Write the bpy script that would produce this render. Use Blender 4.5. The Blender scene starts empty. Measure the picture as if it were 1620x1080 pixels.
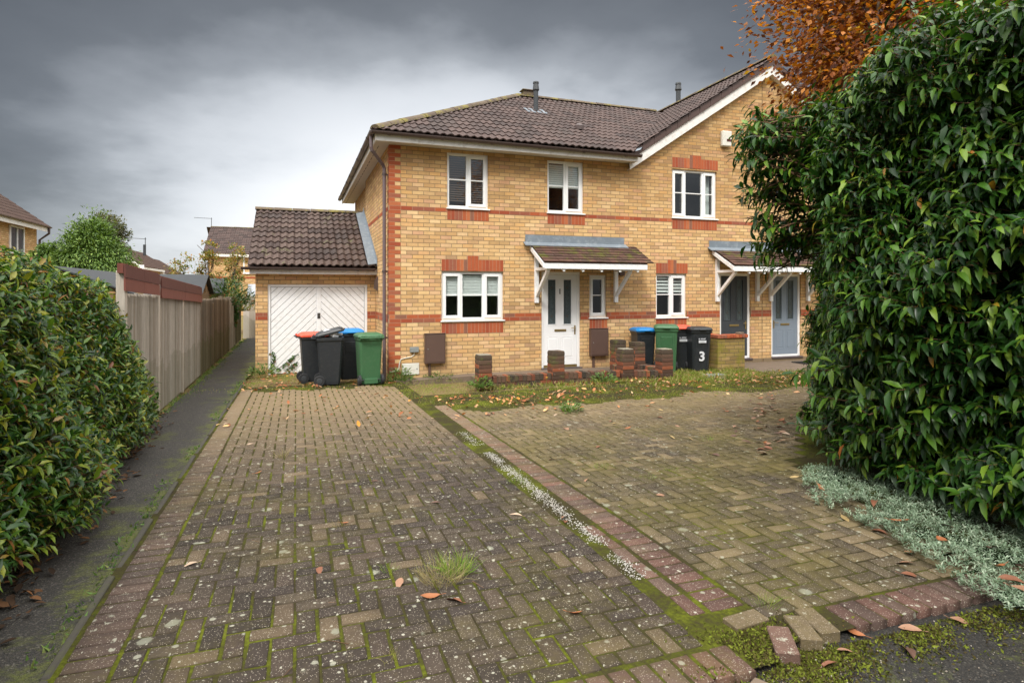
import bpy, bmesh, math, random
import numpy as np
from mathutils import Vector, Matrix, noise
R = math.radians
random.seed(7)
rng = np.random.default_rng(11)
scene = bpy.context.scene
COL = scene.collection

# ------------------------------------------------------------------ camera
YAW = math.atan(342 / 959)
cam = bpy.data.cameras.new('camera')
cam.sensor_width = 36
cam.lens = 959 / 1620 * 36
cam.shift_y = -80 / 1620
cam.clip_start = 0.05
cam.clip_end = 2000
camo = bpy.data.objects.new('camera', cam)
camo.location = (0, 0, 1.70)
camo.rotation_euler = (R(90), 0, -YAW)
COL.objects.link(camo)
scene.camera = camo

# ------------------------------------------------------------------ world: overcast sky over a physical one
world = bpy.data.worlds.new('World')
scene.world = world
world.use_nodes = True
SUN_EL, SUN_AZ = R(48), R(215)      # azimuth clockwise from +Y

class G:
    """tiny node-graph helper"""
    def __init__(self, tree):
        self.t = tree; self.n = tree.nodes; self.l = tree.links
    def add(self, kind, props=None, **ins):
        nd = self.n.new(kind)
        for k, v in (props or {}).items(): setattr(nd, k, v)
        for k, v in ins.items():
            key = int(k[1:]) if k[0] == 'i' and k[1:].isdigit() else k.replace('_', ' ')
            self.set(nd.inputs[key], v)
        return nd
    def set(self, sock, v):
        if hasattr(v, 'is_linked'): self.l.new(v, sock)
        elif isinstance(v, bpy.types.Node): self.l.new(v.outputs[0], sock)
        else:
            if isinstance(v, (tuple, list)) and len(v) == 3 and sock.type == 'RGBA': v = (*v, 1)
            sock.default_value = v
    def math(self, op, a, b=0.0, c=None, clamp=False):
        nd = self.n.new('ShaderNodeMath'); nd.operation = op; nd.use_clamp = clamp
        self.set(nd.inputs[0], a); self.set(nd.inputs[1], b)
        if c is not None: self.set(nd.inputs[2], c)
        return nd.outputs[0]
    def vmath(self, op, a, b=(0, 0, 0)):
        nd = self.n.new('ShaderNodeVectorMath'); nd.operation = op
        self.set(nd.inputs[0], a); self.set(nd.inputs[1], b)
        return nd.outputs['Value'] if op in ('DOT_PRODUCT', 'LENGTH', 'DISTANCE') else nd.outputs[0]
    def mix(self, f, a, b, mode='MIX'):
        nd = self.n.new('ShaderNodeMix'); nd.data_type = 'RGBA'; nd.blend_type = mode
        self.set(nd.inputs[0], f); self.set(nd.inputs[6], a); self.set(nd.inputs[7], b)
        return nd.outputs[2]
    def ramp(self, f, stops, interp='LINEAR'):
        nd = self.n.new('ShaderNodeValToRGB'); cr = nd.color_ramp; cr.interpolation = interp
        while len(cr.elements) < len(stops): cr.elements.new(0.5)
        for e, (p, c) in zip(cr.elements, stops):
            e.position = p
            e.color = (*c, 1) if isinstance(c, (tuple, list)) else (c, c, c, 1)
        self.set(nd.inputs[0], f)
        return nd.outputs[0]
    def noise(self, vec, scale, detail=3, rough=.55, out='Fac', **k):
        nd = self.add('ShaderNodeTexNoise', {}, Scale=scale, Detail=detail, Roughness=rough)
        if vec is not None: self.set(nd.inputs['Vector'], vec)
        return nd.outputs[out]
    def sep(self, v):
        nd = self.n.new('ShaderNodeSeparateXYZ'); self.set(nd.inputs[0], v); return nd.outputs
    def comb(self, x, y, z=0.0):
        nd = self.n.new('ShaderNodeCombineXYZ')
        for i, q in enumerate((x, y, z)): self.set(nd.inputs[i], q)
        return nd.outputs[0]

g = G(world.node_tree); g.n.clear()
wout = g.n.new('ShaderNodeOutputWorld')
bg = g.n.new('ShaderNodeBackground')
sky = g.n.new('ShaderNodeTexSky'); sky.sky_type = 'NISHITA'; sky.sun_disc = False
sky.sun_elevation = SUN_EL; sky.sun_rotation = SUN_AZ
tc = g.n.new('ShaderNodeTexCoord')
dirv = g.vmath('NORMALIZE', tc.outputs['Generated'])
def wdir(u, v):
    x = (u - 810) / 959; z = (460 - v) / 959
    w = Vector((math.sin(YAW) + x * math.cos(YAW), math.cos(YAW) - x * math.sin(YAW), z))
    return tuple(w.normalized())
sz = g.sep(dirv)
# cloud deck coordinates: direction projected onto a flat layer
flat = g.vmath('DIVIDE', dirv, g.comb(g.math('ADD', g.math('ABSOLUTE', sz[2]), .25), g.math('ADD', g.math('ABSOLUTE', sz[2]), .25), 1.0))
n1 = g.noise(flat, 1.1, 5, .5)
n2 = g.noise(flat, 3.0, 6, .55)
nn = g.math('ADD', g.math('MULTIPLY', g.math('SUBTRACT', n1, .5), .95), g.math('MULTIPLY', g.math('SUBTRACT', n2, .5), .42))
d0 = g.vmath('DOT_PRODUCT', g.vmath('NORMALIZE', g.vmath('MULTIPLY', dirv, (1, 1, 1.7))), wdir(720, 400))
ang = g.math('ARCCOSINE', d0)
lum = g.ramp(g.math('ADD', g.math('DIVIDE', ang, math.pi), g.math('MULTIPLY', nn, .19)),
             [(0.0, .80), (.085, .72), (.13, .50), (.17, .25), (.21, .115), (.26, .055), (.36, .22), (.55, .85), (1.0, 1.0)])
lum = g.math('MULTIPLY', lum, g.math('ADD', 1.0, g.math('MULTIPLY', nn, 1.1)))
# away from the house the cloud is thinnest overhead and dark down at the horizon
over = g.ramp(sz[2], [(0.0, .10), (.15, .20), (.35, .62), (.65, 1.75), (1.0, 2.3)])
over = g.math('MULTIPLY', over, g.math('ADD', 1.0, g.math('MULTIPLY', nn, .8)))
side = g.ramp(g.math('DIVIDE', ang, math.pi), [(.27, 0.0), (.42, 1.0)])
lum = g.math('ADD', g.math('MULTIPLY', lum, g.math('SUBTRACT', 1.0, side)), g.math('MULTIPLY', over, side))
tint = g.ramp(lum, [(0.0, (.90, .97, 1.06)), (.5, (.95, .985, 1.03)), (1.0, (1.03, 1.0, .955))])
cloud = g.vmath('MULTIPLY', tint, g.comb(lum, lum, lum))
cloud = g.vmath('MULTIPLY', cloud, (9.6, 9.6, 9.6))
mixw = g.mix(.93, sky.outputs[0], cloud)
g.set(bg.inputs[0], mixw); bg.inputs[1].default_value = .1
g.l.new(bg.outputs[0], wout.inputs[0])

sun = bpy.data.lights.new('sun', 'SUN'); sun.energy = 1.5; sun.angle = R(12); sun.color = (1, .96, .90)
suno = bpy.data.objects.new('sun', sun); COL.objects.link(suno)
sd = Vector((math.sin(SUN_AZ) * math.cos(SUN_EL), math.cos(SUN_AZ) * math.cos(SUN_EL), math.sin(SUN_EL)))
suno.rotation_euler = sd.to_track_quat('Z', 'Y').to_euler(); suno.location = (-10, -20, 30)
scene.view_settings.view_transform = 'Standard'
scene.view_settings.look = 'None'
scene.view_settings.gamma = 1
scene.view_settings.exposure = 0.80

# ------------------------------------------------------------------ mesh helpers
def zg(y):
    """height of the ground: the drive falls gently towards the houses"""
    if y < 3.2: return .20
    if y > 11.7: return .0
    return .20 * (11.7 - y) / 8.5

class MB:
    def __init__(s): s.v = []; s.f = []; s.m = []
    def poly(s, pts, m=0):
        b = len(s.v); s.v += [tuple(p) for p in pts]; s.f.append(tuple(range(b, b + len(pts)))); s.m.append(m)
    def hexa(s, p, m=0):
        """8 corners: bottom ring 0-3, top ring 4-7 (both counter-clockwise from above)"""
        b = len(s.v); s.v += [tuple(q) for q in p]
        for f in ((3, 2, 1, 0), (4, 5, 6, 7), (0, 1, 5, 4), (1, 2, 6, 5), (2, 3, 7, 6), (3, 0, 4, 7)):
            s.f.append(tuple(b + i for i in f)); s.m.append(m)
    def box(s, x0, x1, y0, y1, z0, z1, m=0):
        s.hexa([(x0, y0, z0), (x1, y0, z0), (x1, y1, z0), (x0, y1, z0), (x0, y0, z1), (x1, y0, z1), (x1, y1, z1), (x0, y1, z1)], m)
    def rbox(s, c, size, rz=0, m=0, rx=0, ry=0):
        M = Matrix.Translation(c) @ Matrix.Rotation(rz, 4, 'Z') @ Matrix.Rotation(ry, 4, 'Y') @ Matrix.Rotation(rx, 4, 'X')
        a, b, d = (q / 2 for q in size)
        s.hexa([M @ Vector(p) for p in ((-a, -b, -d), (a, -b, -d), (a, b, -d), (-a, b, -d), (-a, -b, d), (a, -b, d), (a, b, d), (-a, b, d))], m)
    def beam(s, p, q, w, h, m=0, up=(0, 0, 1)):
        p, q = Vector(p), Vector(q); d = (q - p).normalized()
        sd_ = d.cross(Vector(up))
        if sd_.length < 1e-4: sd_ = Vector((1, 0, 0))
        sd_.normalize(); u = sd_.cross(d)
        a = sd_ * w / 2; b = u * h / 2
        s.hexa([p - a - b, p + a - b, q + a - b, q - a - b, p - a + b, p + a + b, q + a + b, q - a + b], m)
    def prism(s, pts, off, m=0):
        """extrude polygon pts by vector off, closed"""
        off = Vector(off); n = len(pts); b = len(s.v)
        s.v += [tuple(p) for p in pts] + [tuple(Vector(p) + off) for p in pts]
        s.f.append(tuple(range(b, b + n))); s.m.append(m)
        s.f.append(tuple(range(b + 2 * n - 1, b + n - 1, -1))); s.m.append(m)
        for i in range(n):
            j = (i + 1) % n
            s.f.append((b + j, b + i, b + n + i, b + n + j)); s.m.append(m)
    def tube(s, pts, r, n=8, m=0, caps=True):
        pts = [Vector(p) for p in pts]; rs = r if isinstance(r, (list, tuple)) else [r] * len(pts)
        b = len(s.v); prev = None
        for i, p in enumerate(pts):
            d = (pts[min(i + 1, len(pts) - 1)] - pts[max(i - 1, 0)]).normalized()
            if prev is None:
                a = d.cross(Vector((0, 0, 1)))
                if a.length < 1e-3: a = d.cross(Vector((1, 0, 0)))
            else: a = prev - d * prev.dot(d)
            a.normalize(); prev = a; c = d.cross(a)
            for k in range(n):
                t = 2 * math.pi * k / n
                s.v.append(tuple(p + (a * math.cos(t) + c * math.sin(t)) * rs[i]))
        for i in range(len(pts) - 1):
            for k in range(n):
                k2 = (k + 1) % n
                s.f.append((b + i * n + k, b + i * n + k2, b + (i + 1) * n + k2, b + (i + 1) * n + k)); s.m.append(m)
        if caps:
            s.f.append(tuple(b + k for k in range(n - 1, -1, -1))); s.m.append(m)
            e = b + (len(pts) - 1) * n
            s.f.append(tuple(e + k for k in range(n))); s.m.append(m)
    def build(s, name, mats, parent=None, smooth=False, bevel=0, clip=None, recalc=True):
        me = bpy.data.meshes.new(name)
        me.from_pydata(s.v, [], s.f)
        mats = mats if isinstance(mats, (list, tuple)) else [mats]
        for mm in mats: me.materials.append(mm)
        me.polygons.foreach_set('material_index', s.m)
        if clip or recalc:
            bm = bmesh.new(); bm.from_mesh(me)
            for co, no in (clip or []):
                bmesh.ops.bisect_plane(bm, geom=bm.verts[:] + bm.edges[:] + bm.faces[:], dist=1e-5, plane_co=co, plane_no=no, clear_outer=True)
            if recalc: bmesh.ops.recalc_face_normals(bm, faces=bm.faces[:])
            bm.to_mesh(me); bm.free()
        if smooth:
            me.polygons.foreach_set('use_smooth', [True] * len(me.polygons))
        o = bpy.data.objects.new(name, me); COL.objects.link(o)
        if parent is not None:
            o.parent = parent
            o.matrix_parent_inverse = PINV(parent)
        if bevel:
            md = o.modifiers.new('bevel', 'BEVEL'); md.width = bevel; md.segments = 1; md.limit_method = 'ANGLE'; md.angle_limit = R(40)
        return o

def worldmat(o):
    M = Matrix.LocRotScale(o.location, o.rotation_euler, o.scale)
    return (worldmat(o.parent) @ o.matrix_parent_inverse @ M) if o.parent else M
def PINV(o): return worldmat(o).inverted()
def put(o, parent):
    o.parent = parent; o.matrix_parent_inverse = PINV(parent); return o
def empty(name, loc, label=None, cat=None, group=None, rz=0):
    o = bpy.data.objects.new(name, None); COL.objects.link(o); o.location = loc; o.rotation_euler = (0, 0, rz); o.empty_display_size = .2
    return tag(o, label, cat, group)
def tag(o, label=None, cat=None, group=None, kind=None):
    if label: o['label'] = label
    if cat: o['category'] = cat
    if group: o['group'] = group
    if kind: o['kind'] = kind
    return o
def copy_tree(o, parent=None):
    c = o.copy(); COL.objects.link(c); c.parent = parent
    for ch in list(o.children): copy_tree(ch, c)
    return c

def mesh_np(name, V, F, mat, parent=None, smooth=False, mi=None):
    """V (n,3), F (m,k) constant k"""
    V = np.ascontiguousarray(V, dtype=np.float32); F = np.ascontiguousarray(F, dtype=np.int32)
    me = bpy.data.meshes.new(name); k = F.shape[1]
    me.vertices.add(len(V)); me.vertices.foreach_set('co', V.ravel())
    me.loops.add(F.size); me.loops.foreach_set('vertex_index', F.ravel())
    me.polygons.add(len(F)); me.polygons.foreach_set('loop_start', np.arange(0, F.size, k, dtype=np.int32))
    me.update(calc_edges=True)
    for mm in (mat if isinstance(mat, (list, tuple)) else [mat]): me.materials.append(mm)
    if mi is not None: me.polygons.foreach_set('material_index', np.asarray(mi, dtype=np.int32))
    if smooth: me.polygons.foreach_set('use_smooth', np.ones(len(F), dtype=bool))
    me.validate()
    o = bpy.data.objects.new(name, me); COL.objects.link(o)
    if parent is not None: put(o, parent)
    return o

# leaf templates: unit length along +X, width along Y, up Z
def leaf_tpl(w=.36, droop=.22, fold=.07):
    v = [(0, 0, 0)]
    for x, hw in ((.33, .5), (.68, .40)):
        z = -droop * x * x
        v += [(x, -w * hw, z + fold), (x, 0, z), (x, w * hw, z + fold)]
    v.append((1, 0, -droop))
    f = [(0, 1, 2), (0, 2, 3), (1, 4, 5), (1, 5, 2), (2, 5, 6), (2, 6, 3), (4, 7, 5), (5, 7, 6)]
    return np.array(v, float), np.array(f, int)
def leaf_small(w=.5, droop=.12):
    return np.array([(0, 0, 0), (.5, -w / 2, .05), (1, 0, -droop), (.5, w / 2, .05)], float), np.array([(0, 1, 3), (1, 2, 3)], int)
def norm(a): return a / np.maximum(np.linalg.norm(a, axis=-1, keepdims=True), 1e-9)
def leaves(P, D, U, S, tpl):
    """P positions, D leaf directions, U approx up of the blade, S lengths"""
    tv, tf = tpl; D = norm(D); Yv = norm(np.cross(U, D)); Z = np.cross(D, Yv)
    V = P[:, None, :] + S[:, None, None] * (tv[None, :, 0:1] * D[:, None, :] + tv[None, :, 1:2] * Yv[:, None, :] + tv[None, :, 2:3] * Z[:, None, :])
    F = tf[None] + (np.arange(len(P)) * len(tv))[:, None, None]
    return V.reshape(-1, 3), F.reshape(-1, 3)
def tubes_np(A, B, ra, rb, n=4):
    """thin tapered sticks from A to B"""
    d = norm(B - A); h = np.where(np.abs(d[:, 2:3]) > .9, np.array([[1., 0, 0]]), np.array([[0., 0, 1]]))
    a = norm(np.cross(d, h)); c = np.cross(d, a)
    V = []
    for k in range(n):
        t = 2 * math.pi * k / n; r = a * math.cos(t) + c * math.sin(t)
        V.append(A + r * ra); V.append(B + r * rb)
    V = np.stack(V, 1)
    f = np.array([(2 * k, 2 * ((k + 1) % n), 2 * ((k + 1) % n) + 1, 2 * k + 1) for k in range(n)])
    F = f[None] + (np.arange(len(A)) * 2 * n)[:, None, None]
    return V.reshape(-1, 3), F.reshape(-1, 4)
def quads2tris(F):
    return np.concatenate([F[:, [0, 1, 2]], F[:, [0, 2, 3]]])

# ------------------------------------------------------------------ materials
def mat(name):
    m = bpy.data.materials.new(name); m.use_nodes = True
    gg = G(m.node_tree); gg.b = gg.n['Principled BSDF']; gg.m = m
    gg.pos = gg.n.new('ShaderNodeNewGeometry').outputs['Position']
    return gg
def rnd(gg):
    return gg.add('ShaderNodeNewGeometry').outputs['Random Per Island']
def bump(gg, h, strength=.4, dist=.01):
    nd = gg.add('ShaderNodeBump', {}, Strength=strength, Distance=dist); gg.set(nd.inputs['Height'], h)
    gg.set(gg.b.inputs['Normal'], nd.outputs[0])
def simple(name, col, rough=.6, var=.12, scale=6, spec=.5, dirt=None, bmp=.1):
    gg = mat(name)
    n = gg.noise(gg.pos, scale, 5, .6)
    n2 = gg.noise(gg.pos, scale * 9, 3, .6)
    f = gg.math('ADD', 1 - var, gg.math('MULTIPLY', gg.math('ADD', n, gg.math('MULTIPLY', n2, .5)), var * 1.33))
    c = gg.vmath('MULTIPLY', col, gg.comb(f, f, f))
    if dirt:
        dm = gg.ramp(gg.noise(gg.pos, scale * 2.3, 6, .7), [(.5, 0.0), (.72, 1.0)])
        c = gg.mix(gg.math('MULTIPLY', dm, .6), c, dirt)
    gg.set(gg.b.inputs['Base Color'], c); gg.b.inputs['Roughness'].default_value = rough
    gg.b.inputs['Specular IOR Level'].default_value = spec
    if bmp: bump(gg, n2, bmp, .004)
    return gg.m

def brick_wall(name, axis='x', tones=None, mortar=(.26, .18, .10), bw=.222, bh=.0775, stain=True):
    gg = mat(name); s = gg.sep(gg.pos)
    a = s[0] if axis == 'x' else s[1]
    z = gg.math('ADD', s[2], .004)
    row = gg.math('FLOOR', gg.math('DIVIDE', z, bh))
    off = gg.math('MULTIPLY', gg.math('MODULO', gg.math('ADD', row, 1000), 2.0), .5)
    xx = gg.math('ADD', gg.math('DIVIDE', gg.math('SUBTRACT', a, 1.68), bw), gg.math('ADD', off, 200))
    col = gg.math('FLOOR', xx)
    fx = gg.math('FRACT', xx); fz = gg.math('FRACT', gg.math('DIVIDE', z, bh))
    wob = gg.math('MULTIPLY', gg.math('SUBTRACT', gg.noise(gg.pos, 40, 2), .5), .0045)
    dx = gg.math('MULTIPLY', gg.math('MINIMUM', fx, gg.math('SUBTRACT', 1, fx)), bw)
    dz = gg.math('MULTIPLY', gg.math('MINIMUM', fz, gg.math('SUBTRACT', 1, fz)), bh)
    e = gg.math('ADD', gg.math('MINIMUM', dx, dz), wob)
    brick = gg.ramp(gg.math('DIVIDE', e, .02), [(.20, 0.0), (.36, 1.0)])
    wn = gg.add('ShaderNodeTexWhiteNoise', {'noise_dimensions': '2D'}, Vector=gg.comb(col, row)).outputs['Value']
    tones = tones or [(0, (.48, .30, .135)), (.15, (.64, .41, .19)), (.35, (.72, .49, .24)), (.5, (.58, .355, .16)), (.62, (.76, .53, .28)), (.74, (.60, .35, .20)), (.86, (.68, .41, .17)), (1.0, (.46, .29, .16))]
    bc = gg.ramp(wn, tones)
    grain = gg.noise(gg.pos, 90, 4, .7)
    big = gg.noise(gg.pos, 1.2, 4, .6)
    mid = gg.noise(gg.pos, 14, 3, .6)
    streak = gg.noise(gg.vmath('MULTIPLY', gg.pos, (3.2, 3.2, .30)), 2.0, 5, .65)
    k = gg.math('ADD', gg.math('ADD', .34, gg.math('MULTIPLY', streak, .32)), gg.math('ADD', gg.math('MULTIPLY', grain, .42), gg.math('ADD', gg.math('MULTIPLY', mid, .28), gg.math('MULTIPLY', big, .30))))
    bc = gg.vmath('MULTIPLY', bc, gg.comb(k, k, k))
    if stain:     # upper courses grow darker and browner towards the eaves
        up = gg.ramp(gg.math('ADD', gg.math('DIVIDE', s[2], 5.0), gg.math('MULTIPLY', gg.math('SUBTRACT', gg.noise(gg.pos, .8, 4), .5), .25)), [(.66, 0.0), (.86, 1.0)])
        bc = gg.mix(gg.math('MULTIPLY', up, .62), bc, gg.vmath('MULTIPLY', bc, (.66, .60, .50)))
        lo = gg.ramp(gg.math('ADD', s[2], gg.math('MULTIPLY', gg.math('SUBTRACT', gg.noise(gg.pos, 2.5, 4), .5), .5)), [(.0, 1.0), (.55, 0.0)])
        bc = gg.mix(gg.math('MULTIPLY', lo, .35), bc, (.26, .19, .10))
    c = gg.mix(brick, mortar, bc)
    gg.set(gg.b.inputs['Base Color'], c); gg.b.inputs['Roughness'].default_value = .9
    gg.b.inputs['Specular IOR Level'].default_value = .2
    bump(gg, gg.math('ADD', brick, gg.math('MULTIPLY', grain, .35)), .6, .006)
    return gg.m

def island_mat(name, tones, rough=.85, grain=60, grain_amt=.5, extra=None, bmp=.5, spec=.3, bdist=.004):
    """per-piece colours (each separate brick, tile or paver gets its own)"""
    gg = mat(name); r = rnd(gg)
    c = gg.ramp(r, tones)
    n = gg.noise(gg.pos, grain, 4, .7)
    m_ = gg.noise(gg.pos, grain / 8, 3, .6)
    k = gg.math('ADD', 1 - grain_amt * .75, gg.math('MULTIPLY', gg.math('ADD', n, gg.math('MULTIPLY', m_, .5)), grain_amt))
    c = gg.vmath('MULTIPLY', c, gg.comb(k, k, k))
    if extra: c = extra(gg, c, r)
    gg.set(gg.b.inputs['Base Color'], c); gg.b.inputs['Roughness'].default_value = rough
    gg.b.inputs['Specular IOR Level'].default_value = spec
    bump(gg, n, bmp, bdist)
    return gg.m

def leaf_mat(name, tones, rough=.42, trans=.25, spec=.5):
    gg = mat(name); r = rnd(gg)
    c = gg.ramp(r, tones)
    n = gg.noise(gg.pos, 2.2, 3, .6)
    k = gg.math('ADD', .55, gg.math('MULTIPLY', n, .9))
    c = gg.vmath('MULTIPLY', c, gg.comb(k, k, k))
    gg.set(gg.b.inputs['Base Color'], c); gg.b.inputs['Roughness'].default_value = rough
    gg.b.inputs['Specular IOR Level'].default_value = spec
    tr = gg.add('ShaderNodeBsdfTranslucent'); gg.set(tr.inputs[0], gg.vmath('MULTIPLY', c, (1.15, 1.2, .7)))
    mx = gg.add('ShaderNodeMixShader'); mx.inputs[0].default_value = trans
    gg.l.new(gg.b.outputs[0], mx.inputs[1]); gg.l.new(tr.outputs[0], mx.inputs[2])
    gg.l.new(mx.outputs[0], gg.n['Material Output'].inputs[0])
    return gg.m

def tile_extra(moss=.0, mosscol=(.16, .17, .03)):
    def f(gg, c, r):
        sp = gg.add('ShaderNodeTexVoronoi', {}, Scale=9.0); gg.set(sp.inputs['Vector'], gg.pos)
        sm = gg.ramp(gg.math('ADD', sp.outputs['Distance'], gg.math('MULTIPLY', gg.noise(gg.pos, 30, 3), .12)), [(.11, 1.0), (.16, 0.0)])
        c = gg.mix(gg.math('MULTIPLY', sm, .55), c, (.38, .34, .30))
        if moss:
            mm = gg.ramp(gg.math('ADD', gg.noise(gg.pos, 3.0, 5, .7), gg.math('MULTIPLY', gg.noise(gg.pos, 22, 4, .7), .35)), [(.82 - moss * .25, 0.0), (.90 - moss * .2, 1.0)])
            c = gg.mix(mm, c, mosscol)
        return c
    return f

M = {}
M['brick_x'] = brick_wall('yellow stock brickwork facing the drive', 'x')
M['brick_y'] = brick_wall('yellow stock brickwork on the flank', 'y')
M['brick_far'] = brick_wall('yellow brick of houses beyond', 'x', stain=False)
M['brick_far_y'] = brick_wall('yellow brick of flanks beyond', 'y', stain=False)
M['red_brick'] = island_mat('red facing brick', [(0, (.36, .085, .035)), (.3, (.44, .115, .045)), (.55, (.33, .075, .035)), (.75, (.48, .15, .06)), (.93, (.30, .10, .06)), (1, (.22, .12, .08))], grain=80)
M['mortar'] = simple('mortar', (.42, .27, .17), .95)
M['mortar_dark'] = simple('grimy mortar', (.13, .095, .065), .95)
M['tile'] = island_mat('brown concrete roof tile', [(0, (.042, .027, .024)), (.35, (.062, .039, .034)), (.7, (.088, .056, .048)), (1, (.055, .038, .033))], rough=.72, grain=50, grain_amt=.7, extra=tile_extra(0), spec=.4)
M['tile_mossy'] = island_mat('weathered brown roof tile', [(0, (.045, .030, .026)), (.4, (.075, .048, .040)), (.7, (.10, .068, .056)), (1, (.052, .038, .034))], rough=.8, grain=50, grain_amt=.8, extra=tile_extra(.14, (.13, .13, .06)), spec=.35)
M['tile_canopy'] = island_mat('mossy porch tile', [(0, (.060, .034, .026)), (.4, (.095, .052, .04)), (.7, (.12, .06, .045)), (1, (.06, .042, .034))], rough=.85, grain=50, grain_amt=.8, extra=tile_extra(.48, (.10, .10, .02)), spec=.3)
M['tile_far'] = island_mat('roof tile of houses beyond', [(0, (.055, .034, .028)), (.5, (.078, .048, .038)), (1, (.065, .042, .034))], rough=.85, extra=None)
M['ridge'] = island_mat('ridge tile with moss', [(0, (.10, .075, .055)), (1, (.15, .115, .08))], rough=.9, grain=30, grain_amt=.8, extra=tile_extra(.6, (.20, .17, .05)))
M['verge'] = simple('brown verge caps', (.085, .050, .042), .55, .25)
M['white'] = simple('white upvc', (.86, .87, .87), .35, .05, bmp=0)
M['white_paint'] = simple('white painted timber', (.90, .915, .93), .5, .06, 5, dirt=(.72, .70, .66), bmp=.1)
M['fascia'] = simple('weathered white fascia', (.82, .80, .77), .55, .10, 3, dirt=(.42, .36, .29), bmp=.1)
M['soffit'] = simple('soffit board', (.62, .58, .52), .7, .12, 3)
M['gutter'] = simple('brown plastic gutter', (.085, .060, .055), .4, .25, 8)
M['downpipe'] = simple('faded brown downpipe', (.155, .115, .120), .38, .15, 3)
M['lead'] = simple('lead flashing', (.19, .225, .26), .42, .4, 4, dirt=(.40, .44, .46), bmp=.3)
M['brown_box'] = simple('brown meter cabinet', (.105, .062, .048), .5, .2, 6)
M['grey_plastic'] = simple('grey plastic', (.24, .26, .26), .5, .15)
M['pale_plastic'] = simple('pale plastic', (.70, .69, .62), .5, .15, dirt=(.5, .46, .38))
M['black_pipe'] = simple('dark grey flue', (.045, .05, .055), .5, .3)
M['brass'] = simple('aged brass', (.30, .22, .09), .4, .3)
M['brass'].node_tree.nodes['Principled BSDF'].inputs['Metallic'].default_value = .6
M['door_white'] = simple('white door', (.85, .86, .87), .38, .05, bmp=0)
M['door_dark'] = simple('charcoal door', (.045, .052, .062), .38, .1, bmp=0)
M['door_grey'] = simple('blue grey door', (.20, .245, .30), .38, .1, bmp=0)
M['groove'] = simple('dark joint', (.06, .055, .05), .9, .1)
M['dark_room'] = simple('dim room', (.10, .09, .08), .95, .5, 2)
M['blind'] = simple('slatted blind', (.86, .89, .87), .6, .05, bmp=0)
M['blind_brown'] = simple('wooden slatted blind', (.13, .085, .06), .5, .2, bmp=0)
M['sill_step'] = simple('dark door step', (.085, .065, .065), .6, .2)
def glass_mat():
    gg = mat('window glass'); gl = gg.add('ShaderNodeBsdfGlossy', {}, Roughness=.02); tr = gg.add('ShaderNodeBsdfTransparent')
    gl.inputs[0].default_value = (1, 1, 1, 1); tr.inputs[0].default_value = (.80, .84, .83, 1)
    gn = gg.add('ShaderNodeNewGeometry'); dt = gg.math('ABSOLUTE', gg.vmath('DOT_PRODUCT', gn.outputs['Incoming'], gn.outputs['Normal']))
    fr = gg.math('ADD', .045, gg.math('MULTIPLY', gg.math('POWER', gg.math('SUBTRACT', 1.0, dt), 4.5), .9))
    mx = gg.add('ShaderNodeMixShader'); gg.set(mx.inputs[0], gg.math('ADD', gg.math('MULTIPLY', fr, 1.9), .03, clamp=True))
    gg.l.new(tr.outputs[0], mx.inputs[1]); gg.l.new(gl.outputs[0], mx.inputs[2]); gg.l.new(mx.outputs[0], gg.n['Material Output'].inputs[0])
    return gg.m
M['glass'] = glass_mat()
def obscure():
    gg = mat('leaded obscure glass'); gg.set(gg.b.inputs['Base Color'], gg.ramp(gg.noise(gg.pos, 60, 4, .7), [(.3, (.035, .05, .055)), (.7, (.10, .13, .14))]))
    gg.b.inputs['Roughness'].default_value = .18; bump(gg, gg.noise(gg.pos, 120, 2), .4, .004); return gg.m
M['obscure'] = obscure()

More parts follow.
